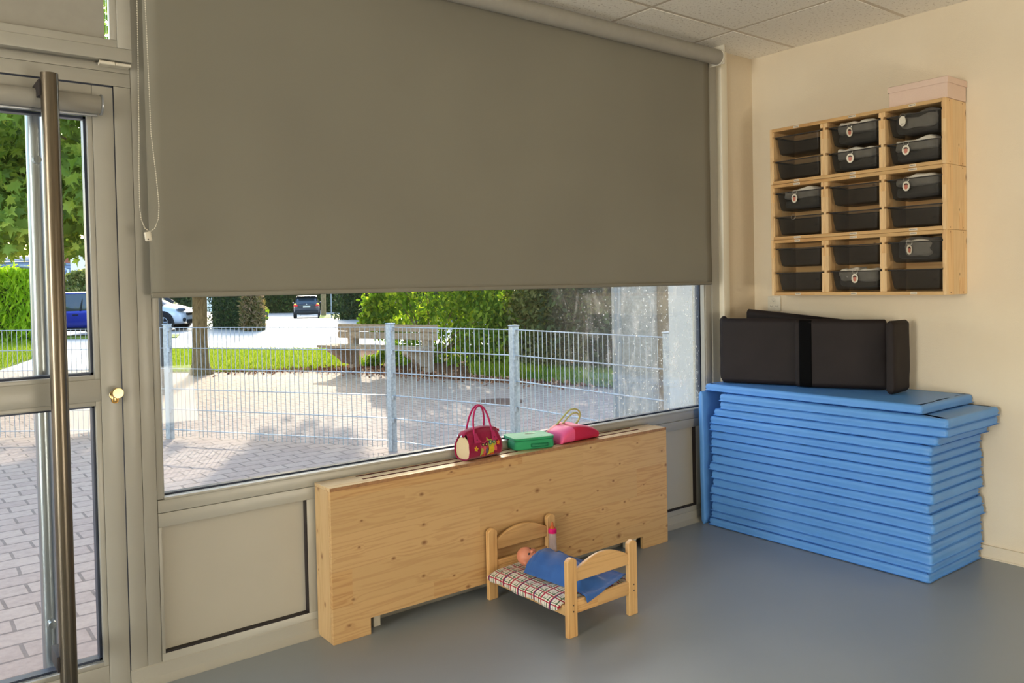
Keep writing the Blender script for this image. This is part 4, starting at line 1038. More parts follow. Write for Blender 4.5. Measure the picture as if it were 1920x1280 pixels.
# strap band round the front right pad
b = B(); 
P0, P1 = Vector((-.318, -.470, 0)), Vector((-.140, -.862, 0)); d_ = (P1-P0).normalized(); n_ = Vector((-d_.y, d_.x, 0))
def st(u, v):
    p = P0+d_*(.022+.060*u); k = min(1, min(v, 1-v)/.05)**.5
    return tuple((p-n_*(.0285*max(.5, k)+.0004)).xy)+(zt+.006+v*.340,)
b.grid(st, 8, 30); o = obj('strap', b, M['strap'], p4); md = o.modifiers.new('t', 'SOLIDIFY'); md.thickness = .002; md.offset = 0

# ================================================================== OUTSIDE
GZ = -.12
def at(u, d, z=GZ, v=None):
    """ground point seen under picture column u at distance d along the view"""
    p = CAM+_f*d+_r*((u-960)/FPX*d)
    return Vector((p.x, p.y, z))
def img(u, v, z=GZ):
    d = _f+_r*((u-960)/FPX)-_u*((v-PY)/FPX); k = (z-CAM.z)/d.z; return CAM+d*k

# paving
t = NT('clay_pavers'); v = t.coord()
br = t.n('ShaderNodeTexBrick'); br.offset = .5; br.inputs['Scale'].default_value = 1; br.inputs['Brick Width'].default_value = .24; br.inputs['Row Height'].default_value = .16; br.inputs['Mortar Size'].default_value = .009; br.inputs['Mortar Smooth'].default_value = .3; br.inputs['Bias'].default_value = 0
br.inputs['Color1'].default_value = srgb(204, 176, 156); br.inputs['Color2'].default_value = srgb(182, 152, 136); br.inputs['Mortar'].default_value = srgb(92, 74, 64)
wv = t.n('ShaderNodeVectorMath', operation='ADD'); nz = t.n('ShaderNodeTexNoise'); nz.inputs['Scale'].default_value = 1.3; t.l(v, nz.inputs['Vector'])
scv = t.n('ShaderNodeVectorMath', operation='SCALE'); scv.inputs['Scale'].default_value = .04; t.l(nz.outputs['Color'], scv.inputs[0]); t.l(v, wv.inputs[0]); t.l(scv.outputs[0], wv.inputs[1]); t.l(wv.outputs[0], br.inputs['Vector'])
n1 = t.noise(v, 1.2, 4); n2 = t.noise(v, 26, 5, .65)
c = t.mix(.38, br.outputs['Color'], t.ramp(n2, [(.25, srgb(128, 106, 94)), (.55, srgb(188, 162, 146)), (.8, srgb(210, 186, 168))]), 'MIX')
c = t.mix(t.math('MULTIPLY', n1, .35), c, srgb(190, 172, 160))
hb = t.math('SUBTRACT', t.math('MULTIPLY', n2, .35), br.outputs['Fac'])
t.pbr(c, .85, 0, .25, t.bump(hb, .5, .006)); M['paver'] = t.m
b = B(); b.box(-14, 7.5, .12, 24, GZ-.05, GZ); struct('paving', b, M['paver'])
t = NT('asphalt'); v = t.coord(); n1 = t.noise(v, 90, 3, .7); n2 = t.noise(v, .5, 3)
t.pbr(t.mix(.35, t.ramp(n2, [(.3, srgb(176, 174, 170)), (.7, srgb(190, 187, 182))]), t.ramp(n1, [(.3, srgb(140, 140, 140)), (.7, srgb(205, 203, 200))])), .50, 0, .7, t.bump(n1, .3, .004)); M['asphalt'] = t.m
def gz(d): 
    k = min(1, max(0, (d-37)/26)); return GZ-.73*(k*k*(3-2*k))
def ground_grid(name, u0, u1, d0, d1, dz, mat, n=30, m=30, ufn=None):
    b = B()
    def fn(a, c):
        d = d0*(d1/d0)**c; ua, ub = ufn(d) if ufn else (u0, u1); u = ua+(ub-ua)*a; p = at(u, d); return (p.x, p.y, gz(d)+dz)
    b.grid(fn, n, m); o = struct(name, b, mat); return o
# road surface fills the distance beyond the forecourt
ground_grid('road', -2400, 3600, 15.5, 170, .004, M['asphalt'], 30, 60)
# lawn patches with kerb, and mulch bed
t = NT('lawn_soil'); n1 = t.noise(t.coord(), 3, 4); t.pbr(t.ramp(n1, [(.3, srgb(104, 122, 40)), (.7, srgb(142, 152, 58))]), .9, 0, .2); M['lawn'] = t.m
t = NT('bark_mulch'); n1 = t.noise(t.coord(), 40, 5, .7); n2 = t.noise(t.coord(), 5, 3); t.pbr(t.ramp(n1, [(.3, srgb(70, 46, 34)), (.6, srgb(134, 92, 66)), (.8, srgb(176, 132, 98))]), .95, 0, .1, t.bump(n1, 1, .02)); M['mulch'] = t.m
t = NT('grass_blade'); p1 = t.n('ShaderNodeBsdfDiffuse'); p2 = t.n('ShaderNodeBsdfTranslucent'); gi = t.n('ShaderNodeNewGeometry')
cr = t.ramp(gi.outputs['Random Per Island'], [(0, srgb(96, 130, 24)), (.6, srgb(150, 172, 40)), (1, srgb(196, 196, 84))]); t.l(cr, p1.inputs[0]); t.l(cr, p2.inputs[0])
mx = t.n('ShaderNodeMixShader'); mx.inputs[0].default_value = .5; t.l(p1.outputs[0], mx.inputs[1]); t.l(p2.outputs[0], mx.inputs[2]); t.l(mx.outputs[0], t.out.inputs[0]); M['blade'] = t.m
def in_poly(x, y, P):
    r = False; n = len(P)
    for i in range(n):
        x0, y0 = P[i]; x1, y1 = P[(i+1) % n]
        if (y0 > y) != (y1 > y) and x < (x1-x0)*(y-y0)/(y1-y0)+x0: r = not r
    return r
def raw_mesh(name, V, F, mat, parent=None, loc=None, kind=None):
    me = bpy.data.meshes.new(name); V = np.asarray(V, np.float32); F = np.asarray(F, np.int32); k = F.shape[1]
    me.vertices.add(len(V)); me.vertices.foreach_set('co', V.ravel()); me.loops.add(F.size); me.loops.foreach_set('vertex_index', F.ravel())
    me.polygons.add(len(F)); me.polygons.foreach_set('loop_start', np.arange(0, F.size, k, dtype=np.int32)); me.polygons.foreach_set('loop_total', np.full(len(F), k, np.int32)); me.update(calc_edges=True)
    return obj(name, me, mat, parent, loc, smooth=False)
def grass(name, P, n, h0, h1, label, z=GZ+.01, wd=.006, mat=None):
    P = np.array(P); x0, y0 = P.min(0); x1, y1 = P.max(0); pts = []
    rs = np.random.RandomState(len(P)*7+n)
    while len(pts) < n:
        for x, y in rs.rand(2000, 2)*[x1-x0, y1-y0]+[x0, y0]:
            if in_poly(x, y, P): pts.append((x, y))
    p = np.array(pts[:n]); a = rs.rand(n)*6.283; h = h0+(h1-h0)*rs.rand(n)**1.5; lean = (rs.rand(n, 2)-.5)*h[:, None]*1.1
    V = np.zeros((n, 3, 3)); V[:, 0] = np.c_[p[:, 0]+np.cos(a)*wd, p[:, 1]+np.sin(a)*wd, np.full(n, z-.004)]; V[:, 1] = np.c_[p[:, 0]-np.cos(a)*wd, p[:, 1]-np.sin(a)*wd, np.full(n, z-.004)]; V[:, 2] = np.c_[p+lean, z+h]
    return tag(raw_mesh(name, V.reshape(-1, 3), np.arange(n*3).reshape(-1, 3), mat or M['blade']), label, 'grass', kind='stuff')
def slab_poly(name, P, z0, z1, mat):
    b = B(); b.prism([(x, y, z0) for x, y in P], (0, 0, z1-z0)); return struct(name, b, mat, smooth=False)
lawnR = [(.07, 12.42), (1.01, 11.48), (1.82, 10.85), (2.35, 10.45), (3.1, 10.6), (3.75, 12.2), (4.75, 14.67), (3.23, 16.64), (1.74, 18.57), (.95, 19.5)]
slab_poly('lawn', lawnR, GZ+.0004, GZ+.010, M['lawn']); grass('grass', lawnR, 46000, .03, .09, 'sunlit lawn between the paved court and the road', wd=.008)
lawnL = [(-7.5, 10.6), (-2.84, 13.94), (-2.20, 15.58), (-1.25, 18.30), (-.3, 25.0), (-1.77, 28.0), (-12, 30)]
slab_poly('lawn', lawnL, GZ+.0004, GZ+.012, M['lawn']); grass('grass', [(-4.5, 12.7), (-2.84, 13.94), (-2.20, 15.58), (-1.25, 18.30), (-.3, 25.0), (-1.77, 27.5), (-5.5, 27)], 30000, .04, .12, 'lawn strip left of the path, in front of the blue car', GZ+.012, wd=.010)
vergeL = [tuple(at(u, d).xy) for u, d in ((118, 26.0), (330, 25.5), (335, 27.3), (118, 28))]
slab_poly('lawn', vergeL, GZ+.0045, GZ+.03, M['lawn'])
bed_ = [(2.2, 10.75), (2.45, 9.9), (2.62, 9.0), (2.95, 7.6), (3.3, 6.5), (3.75, 5.6), (4.3, 4.7), (7.5, 3.5), (7.5, 13), (4.6, 14.4), (3.6, 12), (3.05, 10.65)]
slab_poly('mulch_bed', bed_, GZ+.0002, GZ+.022, M['mulch'])

# leaf builders ------------------------------------------------------------
def leafmat(name, c0, c1, c2, trans=.5, rough=.6):
    t = NT(name); d = t.n('ShaderNodeBsdfPrincipled'); d.inputs['Roughness'].default_value = rough; d.inputs['Specular IOR Level'].default_value = .3
    tl = t.n('ShaderNodeBsdfTranslucent'); g = t.n('ShaderNodeNewGeometry')
    cr = t.ramp(g.outputs['Random Per Island'], [(0, srgb(*c0)), (.55, srgb(*c1)), (1, srgb(*c2))]); t.l(cr, d.inputs['Base Color'])
    br_ = t.mix(1.0, cr, (1.0, 1.0, .55, 1), 'MULTIPLY'); t.l(br_, tl.inputs[0])
    mx = t.n('ShaderNodeMixShader'); mx.inputs[0].default_value = trans; t.l(d.outputs[0], mx.inputs[1]); t.l(tl.outputs[0], mx.inputs[2]); t.l(mx.outputs[0], t.out.inputs[0]); return t.m
MAPLE = np.array([(0, -.10), (.10, .02), (.42, -.02), (.30, .14), (.55, .40), (.30, .38), (.26, .50), (.12, .44), (0, .95), (-.12, .44), (-.26, .50), (-.30, .38), (-.55, .40), (-.30, .14), (-.42, -.02), (-.10, .02)])
OVATE = np.array([(0, 0), (.22, .25), (.25, .5), (.12, .8), (0, 1), (-.12, .8), (-.25, .5), (-.22, .25)])
SPRIG = np.array([(0, 0), (.12, .3), (.10, .7), (0, 1), (-.10, .7), (-.12, .3)])
def leaf_mesh(name, pts, size, shape, mat, parent, seed, droop=.5, jit=.35, fold=.12):
    rs = np.random.RandomState(seed); n = len(pts); k = len(shape)
    # stem direction: random with droop; normal random
    d = rs.normal(size=(n, 3)); d[:, 2] -= droop*2; d /= np.linalg.norm(d, axis=1)[:, None]
    q = rs.normal(size=(n, 3)); q[:, 2] += .6; s_ = np.cross(d, q); s_ /= np.linalg.norm(s_, axis=1)[:, None]; nn = np.cross(s_, d)
    sz = size*(1-jit+2*jit*rs.rand(n))
    P = np.asarray(pts)
    ring = P[:, None, :]+sz[:, None, None]*(s_[:, None, :]*shape[None, :, 0, None]+d[:, None, :]*shape[None, :, 1, None]+nn[:, None, :]*(np.abs(shape[None, :, 0, None])*fold*2-.1*shape[None, :, 1, None]**2))
    cen = P+sz[:, None]*d*.35
    V = np.concatenate([cen[:, None, :], ring], 1).reshape(-1, 3)
    base = (np.arange(n)*(k+1))[:, None, None]; i = np.arange(k)
    F = np.stack([np.zeros(k, int), 1+i, 1+(i+1) % k], 1)[None]+base
    return raw_mesh(name, V, F.reshape(-1, 3), mat, parent)
def clumps(rs, centres, radii, per, flat=.8):
    out = []
    for c, r in zip(centres, radii):
        v = rs.normal(size=(per, 3)); v /= np.linalg.norm(v, axis=1)[:, None]; v *= (rs.rand(per)**.45*r)[:, None]; v[:, 2] *= flat; out.append(v+np.array(c))
    return np.concatenate(out)
M['lf_maple'] = leafmat('maple_leaf', (104, 132, 58), (138, 168, 72), (194, 210, 96), .5)
M['lf_bush'] = leafmat('forsythia_leaf', (80, 118, 34), (124, 160, 46), (190, 206, 70), .55)
M['lf_dark'] = leafmat('evergreen_leaf', (36, 52, 30), (56, 76, 40), (92, 108, 56), .3)
M['lf_thuja'] = leafmat('thuja_spray', (130, 168, 24), (168, 200, 36), (204, 224, 60), .6)
M['lf_olive'] = leafmat('olive_leaf', (80, 94, 48), (124, 134, 72), (186, 180, 118), .45)
M['bark'] = None
t = NT('tree_bark'); n1 = t.noise(t.coord((6, 6, 1.6)), 5, 6, .7); t.pbr(t.ramp(n1, [(.3, srgb(104, 88, 66)), (.6, srgb(154, 134, 102)), (.8, srgb(178, 158, 124))]), .95, 0, .1, t.bump(n1, 1, .02)); M['bark'] = t.m
def bark_tube(b, pts, rs_, seg=14): b.tube(pts, rs_, seg)

# the maple whose trunk stands on the lawn; its crown hangs in front of the door
TX, TY = .37, 11.62
mp = thing('maple_tree', 'maple tree on the lawn, bare trunk and low wide crown of lobed leaves', 'tree', (TX, TY, GZ))
b = B(); tr_pts = [(TX, TY, GZ-.02), (TX, TY, GZ+.06), (TX-.005, TY, GZ+.18), (TX, TY, .5), (TX+.02, TY, 1.5), (TX-.01, TY, 2.6), (TX+.05, TY, 4.2)]
b.tube(tr_pts, [.23, .185, .145, .125, .118, .11, .08], 18)
rs = np.random.RandomState(5); cents = []; rads = []
for k in range(150):
    a = rs.rand()*6.283; r = 4.6*rs.rand()**.55; x, y = TX+r*math.cos(a)*1.05-.3, TY+r*math.sin(a)-.3
    front = max(0, min(1, (11.6-y)/3.0)); zb = 1.95+.45*max(0, min(1, (y-11.5)/3.5))
    z = zb+(rs.rand()**1.1)*(4.6*(1-(r/5.6)**2)+.3); cents.append((x, y, z+.2)); rads.append(.45+.4*rs.rand())
for k in range(46):      # the drooping outer skirt towards the house
    a = math.pi*(1.02+.62*rs.rand()); r = 2.9+1.2*rs.rand(); x, y = TX+r*math.cos(a), TY+r*math.sin(a); cents.append((x, y, 2.12+1.9*rs.rand())); rads.append(.42+.2*rs.rand())
for c_ in cents[::3]:
    a = Vector((TX, TY, min(4.0, max(1.9, c_[2]*.6)))); e = Vector(c_); m_ = (a+e)/2+Vector((0, 0, .25)); b.tube([a, m_, e], [.035, .022, .008], 6)
obj('trunk', b, M['bark'], mp)
pts = clumps(rs, cents, rads, 170); pts = pts[pts[:, 2] > 1.62+.45*np.clip((pts[:, 1]-11.5)/3.5, 0, 1)]
leaf_mesh('foliage', pts, .17, MAPLE, M['lf_maple'], mp, 3, droop=.5)

def shrub(name, label, cat, base, cents, rads, per, size, shape, mat, seed, stems=6, group=None, droop=.2, flat=.9, rstem=.02):
    rs = np.random.RandomState(seed); t_ = thing(name, label, cat, base, group); b = B()
    for k in range(stems):
        c_ = cents[(k*max(1, len(cents)//max(1, stems))) % len(cents)]; a = Vector(base)+Vector((rs.rand()*.2-.1, rs.rand()*.2-.1, -.01)); e = Vector(c_); m_ = a.lerp(e, .5)+Vector((rs.rand()*.2-.1, rs.rand()*.2-.1, .1)); b.tube([a, m_, e], [rstem, rstem*.7, rstem*.3], 6)
    obj('stem', b, M['bark'], t_)
    p = clumps(rs, cents, rads, per, flat); p = p[p[:, 2] > base[2]+.02]
    leaf_mesh('foliage', p, size, shape, mat, t_, seed+1, droop=droop); return t_
def boxcloud(rs, n, cfn): return [cfn(*rs.rand(3)) for _ in range(n)]
# leafy bush behind the bench
rs = np.random.RandomState(11)
cents = []
for k in range(120):
    u = 715+rs.rand()*270; d = 15.2+rs.rand()*1.6-(u-700)/300*1.3; z = -.05+rs.rand()**1.2*2.9; lean = (z > .9)*0
    if u < 740 and (z < .9): u += 40
    cents.append(tuple(at(u-(18 if .5 < z < 1.6 else 0), d, z)))
for (u, z) in ((692, .95), (700, 1.10), (712, 1.25), (682, .75), (694, .72), (712, .82), (730, .95), (706, .55), (720, .62), (745, .55), (700, -.0), (715, .10), (730, .2), (690, -.02), (742, .02), (905, .5), (915, .3), (935, .45), (940, .15)):
    cents.append(tuple(at(u, 14.9-(u-700)/300*1.3, z)))
shrub('leafy_bush', 'bright green arching bush behind the wooden bench', 'bush', tuple(at(800, 15.3)), cents, [.34]*120+[.17]*19, 105, .105, OVATE, M['lf_bush'], 21, 10, droop=.6)
# dark shrubs to the right of it
for nm, lab, u0, u1, d0, d1, hgt, mt_, sd_ in (('evergreen_shrub', 'dark shrub between the green bush and the rear wall, leaves catching sun', 955, 1050, 14.4, 13.6, 3.6, 'lf_olive', 31), ('evergreen_shrub', 'darkest dense shrub just left of the downpipe', 1045, 1175, 13.2, 12.0, 3.8, 'lf_dark', 32)):
    rs = np.random.RandomState(sd_); cents = []
    for k in range(110):
        a = rs.rand(); u = u0+(u1-u0)*a; d = d0+(d1-d0)*a+rs.rand()*1.3; cents.append(tuple(at(u, d, -.05+rs.rand()**1.25*hgt)))
    shrub(nm, lab, 'shrub', tuple(at((u0+u1)/2, (d0+d1)/2+.4)), cents, [.38]*110, 150, .10, OVATE, M[mt_], sd_, 6, droop=.3)
# ground cover at their feet
gp = [tuple(at(u, d).xy) for u, d in ((880, 13.0), (960, 12.4), (1060, 11.6), (1160, 11.0), (1165, 12.2), (1060, 12.7), (960, 13.4), (880, 13.8))]
grass('grass', gp, 9000, .05, .2, 'shaded grass tufts along the foot of the dark shrubs', GZ+.02, .010)
# leaf litter on the court edge
rs = np.random.RandomState(8); n = 1600; lp = []
while len(lp) < n:
    a = rs.rand(); P_ = [(.9, 11.45), (1.8, 10.75), (2.3, 10.2), (2.5, 9.3), (2.8, 7.9), (3.3, 6.3), (4.0, 5.0)]; f = a*(len(P_)-1); i = min(int(f), len(P_)-2); kx = f-i
    x = P_[i][0]*(1-kx)+P_[i+1][0]*kx+rs.normal()*.28+(.15 if i > 0 else 0); y = P_[i][1]*(1-kx)+P_[i+1][1]*kx+rs.normal()*.25; lp.append((x, y, GZ+.03))
t = NT('dry_leaf'); g = t.n('ShaderNodeNewGeometry'); t.pbr(t.ramp(g.outputs['Random Per Island'], [(0, srgb(110, 62, 40)), (.6, srgb(160, 104, 72)), (1, srgb(196, 150, 110))]), .8); 
lit = leaf_mesh('leaf_litter', np.array(lp), .055, OVATE, t.m, None, 9, droop=0); tag(lit, 'dry brown leaves scattered along the edge of the paved court', 'leaves', kind='stuff')

# wooden bench
L1, L2 = Vector((2.64, 10.29)), Vector((3.17, 8.66)); ax = (L2-L1).normalized(); fr = Vector((ax.y, -ax.x))
if fr.x > 0: fr = -fr
bn = thing('park_bench', 'weathered wooden park bench with heavy posts behind the wire fence', 'bench', (2.9, 9.45, GZ))
t = NT('weathered_wood'); n1 = t.noise(t.coord((8, 2, 8)), 6, 5, .7); t.pbr(t.ramp(n1, [(.3, srgb(164, 138, 116)), (.7, srgb(206, 180, 154))]), .85, 0, .2, t.bump(n1, .6, .005)); M['bench'] = t.m
def bpt(s_, f_, z): p = L1+ax*s_+fr*f_; return Vector((p.x, p.y, z))
def plank(s0, s1, f0, f1, z0, z1):
    b = B(); V = [b.bm.verts.new(bpt(s, f, z)) for z in (z0, z1) for s, f in ((s0, f0), (s1, f0), (s1, f1), (s0, f1))]
    for q in ((3, 2, 1, 0), (4, 5, 6, 7), (0, 1, 5, 4), (1, 2, 6, 5), (2, 3, 7, 6), (3, 0, 4, 7)): b.bm.faces.new([V[i] for i in q])
    bmesh.ops.bevel(b.bm, geom=list(b.bm.edges), offset=.012, segments=2, affect='EDGES'); return b
Ls = (L2-L1).length
for z0, z1 in ((.575, .695), (.445, .560)): obj('back_plank', plank(-.27, Ls+.30, .085, .13, z0, z1), M['bench'], bn)
for k in range(3): obj('seat_plank', plank(-.30, Ls+.30, .16+k*.155, .16+k*.155+.145, .305, .350), M['bench'], bn)
for s_ in (0, Ls):
    obj('post', plank(s_-.075, s_+.075, -.07, .085, GZ-.01, .62), M['bench'], bn)
    b = B(); P = [bpt(s_-.06, f, z) for f, z in ((.085, .304), (.60, .304), (.60, .25), (.52, .20), (.40, .14), (.26, .02), (.085, -.02))]; b.prism(P, Vector((ax.x, ax.y, 0))*.12); o = obj('seat_bracket', b, M['bench'], bn); md = o.modifiers.new('b', 'BEVEL'); md.width = .015; md.segments = 2

# manhole cover
b = B(); mc = Vector((1.98, 5.13)); b.lathe([(0, 0), (.30, 0), (.305, .006), (.27, .009), (.26, .006), (0, .006)], (mc.x, mc.y, GZ), 40)
o = thing('manhole_cover', 'round rusty brown manhole cover in the paving', 'manhole cover', (mc.x, mc.y, GZ)); obj('cover_disc', b, simple('rusty_iron', srgb(112, 84, 76), .6, .4, bump=.5, nscale=60), o)
b = B(); b.lathe([(.31, 0), (.37, 0), (.37, .005), (.31, .005)], (mc.x, mc.y, GZ), 40); obj('cover_ring', b, simple('concrete_ring', srgb(170, 150, 138), .9), o)

# galvanised double-rod fence
t = NT('galvanised_steel'); n1 = t.noise(t.coord(), 45, 3, .6); t.pbr(t.ramp(n1, [(.3, srgb(166, 172, 178)), (.7, srgb(206, 210, 212))]), .45, .55, .5); M['galv'] = t.m
FP = [at(-520, 8.3), at(-190, 8.1), at(312, 7.97), Vector((-.505, 3.41, GZ)), Vector((-.143, 2.112, GZ)), Vector((-.165, .515, GZ))]
fc = thing('wire_fence', 'galvanised double rod mesh fence with square posts around the paved court', 'fence', (-.5, 3.4, GZ))
for i, p in enumerate(FP):
    q = FP[i+1] if i+1 < len(FP) else FP[i-1]; ang = math.atan2(q.y-p.y, q.x-p.x)
    b = B(); b.box(p.x-.030, p.x+.030, p.y-.030, p.y+.030, GZ-.01, 1.0, .004, 1, rot=ang); po = obj('post', b, M['galv'], fc)
    b = B(); b.box(p.x-.034, p.x+.034, p.y-.034, p.y+.034, 1.0, 1.009, .003, 1, rot=ang); obj('post_cap', b, simple('cap_%d' % i, srgb(196, 206, 214), .4) if i == 0 else bpy.data.materials['cap_0'], po)
    if 1 < i < 5:
        dn_ = (q-p).normalized(); s_ = Vector((-dn_.y, dn_.x, 0))
        if s_.dot(CAM-p) < 0: s_ = -s_
        for z in (.955, .755, .555, .355, .155):
            c_ = p+dn_*.034+s_*.012; b = B(); b.box(c_.x-.010, c_.x+.010, c_.y-.014, c_.y+.014, z-.02, z+.02, .002, 1, rot=ang); obj('clamp', b, M['galv'], po)
for i in range(len(FP)-1):
    a, c_ = FP[i], FP[i+1]; d_ = (c_-a); L = d_.length; d_.normalize(); s_ = Vector((-d_.y, d_.x, 0)); b = B()
    a2 = a+d_*.04; L2_ = L-.08; 
    for k in range(int(L2_/.05)+1):
        p = a2+d_*(k*.05+.01); b.tube([(p.x, p.y, GZ+.03), (p.x, p.y, .978)], .0033, 5)
    for z in (.972, .772, .572, .372, .172, -.028):
        for sg in (-1, 1):
            p = a2+s_*.0068*sg; q = p+d_*L2_; b.tube([(p.x, p.y, z), (q.x, q.y, z)], .0042, 6)
    obj('mesh_panel', b, M['galv'], fc)
# dark pole behind the first post, and wooden bollard
p = at(299, 11.4); b = B(); b.tube([(p.x, p.y, GZ), (p.x, p.y, 2.6)], .036, 14)
po = thing('sign_pole', 'dark slim metal pole just left of the first fence post', 'pole', (p.x, p.y, GZ)); obj('pole', b, simple('dark_pole', srgb(88, 84, 82), .5, .3), po)
b = B(); b.lathe([(0, 0), (.046, 0), (.046, .05), (.038, .06), (0, .06)], (p.x, p.y, GZ), 14); obj('pole_foot', b, bpy.data.materials['dark_pole'], po)
p = at(304, 14.5); b = B(); b.lathe([(0, 0), (.12, 0), (.115, .70), (.10, .80), (.06, .85), (0, .86)], p, 18); tag(obj('wooden_bollard', b, M['bench']), 'round topped wooden bollard behind the dark pole', 'bollard')

# white end wall of the facade, rear wall with downpipe, timber post
M['render_white'] = simple('white_render', srgb(232, 230, 224), .9, var=.03, nscale=12, bump=.2)
struct('wall_outside', B().box(-.245, .02, .261, .445, GZ, 3.0), M['render_white'])
t = NT('roughcast_wall'); n1 = t.noise(t.coord(), 34, 5, .7); t.pbr(t.ramp(n1, [(.3, srgb(150, 150, 142)), (.7, srgb(196, 194, 186))]), .95, 0, .1, t.bump(n1, .8, .01)); M['rough'] = t.m
A0 = at(1166, 7.0); A1 = at(1232, 7.05); dv = (A1-A0).normalized(); nv = Vector((-dv.y, dv.x, 0))
b = B(); b.prism([A0, A1, A1+nv*.32, A0+nv*.32], (0, 0, 3.1)); tag(obj('wall_rear', b, M['rough'], smooth=False), kind='structure')
b = B(); A2 = at(1234, 7.02); A3 = at(1262, 7.05); b.prism([A2, A3, A3+nv*.12, A2+nv*.12], (0, 0, 3.1)); o = obj('timber_post', b, M['bark'], smooth=False); tag(o, 'rough brown timber upright beside the grey rear wall', 'post')
md = o.modifiers.new('b', 'BEVEL'); md.width = .01
p = at(1157.5, 6.93); b = B(); b.tube([(p.x, p.y, GZ), (p.x, p.y, 3.0)], .032, 18); dp = thing('downpipe', 'grey rainwater downpipe standing at the edge of the rear wall', 'pipe', (p.x, p.y, GZ)); obj('pipe', b, simple('grey_zinc', srgb(140, 148, 154), .45, .5), dp)
for z in (.35, .80, 1.6):
    b = B(); b.tube([(p.x, p.y, z), (p.x, p.y, z+.03)], .036, 18); b.box(p.x-.01, p.x+.05, p.y-.008, p.y+.008, z+.005, z+.025); obj('pipe_collar', b, bpy.data.materials['grey_zinc'], dp)

# ------------------------------------------------------------------ distance: hedges, trees, houses
def hedge(name, label, cat, u0, u1, d0, d1, z0, z1, n, size, mat, seed, shape=SPRIG, depth=1.2, droop=-.4, core=True, round_=0, group=None):
    rs = np.random.RandomState(seed); a = at(u0, d0, z0); c = at(u1, d1, z0); t_ = thing(name, label, cat, tuple((a+c)/2), group)
    back = Vector((_f.x, _f.y, 0)).normalized()*depth; P = []
    for k in range(n):
        f = rs.rand(); g = rs.rand()**1.6; h = rs.rand(); p = a.lerp(c, f)+back*g
        top = z1-(round_*(2*f-1)**2)*(z1-z0)
        z = z0+(top-z0)*h
        if rs.rand() < .18: z = top-.05*rs.rand()
        P.append((p.x, p.y, z+rs.normal()*.04))
    leaf_mesh('foliage', np.array(P), size, shape, mat, t_, seed+1, droop=droop)
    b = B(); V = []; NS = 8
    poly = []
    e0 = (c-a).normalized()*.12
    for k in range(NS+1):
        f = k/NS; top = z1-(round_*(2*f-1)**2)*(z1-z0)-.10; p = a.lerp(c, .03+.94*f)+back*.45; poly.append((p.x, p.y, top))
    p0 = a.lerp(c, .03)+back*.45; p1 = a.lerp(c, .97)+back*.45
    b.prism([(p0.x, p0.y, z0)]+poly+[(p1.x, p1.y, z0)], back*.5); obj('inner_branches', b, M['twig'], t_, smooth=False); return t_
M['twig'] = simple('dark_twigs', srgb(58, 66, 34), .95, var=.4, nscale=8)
hedge('thuja_hedge', 'tall bright yellow green conifer hedge at the far left', 'hedge', -260, 62, 25.2, 24.0, GZ, 2.16, 11000, .22, M['lf_thuja'], 41, droop=.9)
hedge('rounded_shrub', 'rounded shrub with pale flower heads behind the blue car', 'shrub', 108, 185, 36, 35, GZ, 2.25, 3600, .2, M['lf_olive'], 42, OVATE, 1.4, round_=.3)
hedge('clipped_hedge', 'dark clipped conifer hedge right of the maple trunk', 'hedge', 386, 452, 31.5, 29.5, GZ, 2.0, 5200, .13, M['lf_dark'], 43, droop=-.3)
hedge('clipped_hedge', 'dark hedge behind the white car', 'hedge', 288, 352, 38, 37, GZ, 2.4, 4200, .16, M['lf_dark'], 44)
hedge('feathery_shrub', 'feathery olive and reddish shrub at the end of the dark hedge', 'shrub', 450, 484, 29, 28.6, GZ, 1.55, 2600, .16, leafmat('feathery_leaf', (92, 92, 56), (140, 128, 84), (196, 160, 140), .5), 45, round_=.5, depth=.9)
hedge('low_hedge', 'small bright clipped hedge block beside the road', 'hedge', 474, 492, 40, 39.4, gz(40), .36, 1500, .13, M['lf_thuja'], 46, depth=1.0)
hedge('far_hedge', 'long tall dark hedge closing the road in the distance', 'hedge', 420, 760, 78, 74, gz(75), 4.2, 15000, .34, M['lf_dark'], 47, depth=2)
hedge('tall_conifer', 'broad dark conifer on the right side of the road', 'tree', 624, 735, 38, 36, GZ-.05, 4.6, 9500, .2, M['lf_dark'], 48, round_=.25, depth=2.4)
hedge('far_hedge', 'distant hedge behind the conifers at the right of the road', 'hedge', 735, 1260, 36, 30, GZ, 4.4, 12000, .24, M['lf_dark'], 50, depth=1.8)
hedge('far_hedge', 'dark hedge behind the parked cars', 'hedge', 180, 300, 44, 43, GZ-.1, 2.6, 4500, .2, M['lf_dark'], 51)
# slender trees by the road
for u, d, r_, h_, lab in ((360.5, 40, .18, 6, 'dark second trunk just behind the maple trunk'), (606, 52, .14, 5.5, 'thin street tree at the roadside right of the dark car')):
    p = at(u, d, gz(d)); t_ = thing('street_tree', lab, 'tree', tuple(p)); b = B(); b.tube([p, p+Vector((.05, 0, h_*.5)), p+Vector((0, 0, h_))], [r_*1.2, r_, r_*.6], 10); obj('trunk', b, M['bark'], t_)
    rs = np.random.RandomState(int(u)); cents = [(p.x+rs.normal()*.9, p.y+rs.normal()*.9, p.z+2.75+rs.rand()*3.2) for _ in range(22)]
    leaf_mesh('foliage', clumps(rs, cents, [.6]*22, 90), .22, OVATE, M['lf_bush'], t_, int(u)+1)
p = at(621, 45, gz(45)); b = B(); b.tube([p, p+Vector((0, 0, 2.4))], .035, 8); tag(obj('road_marker_pole', b, bpy.data.materials['grey_zinc']), 'thin light pole beside the conifer across the road', 'pole')
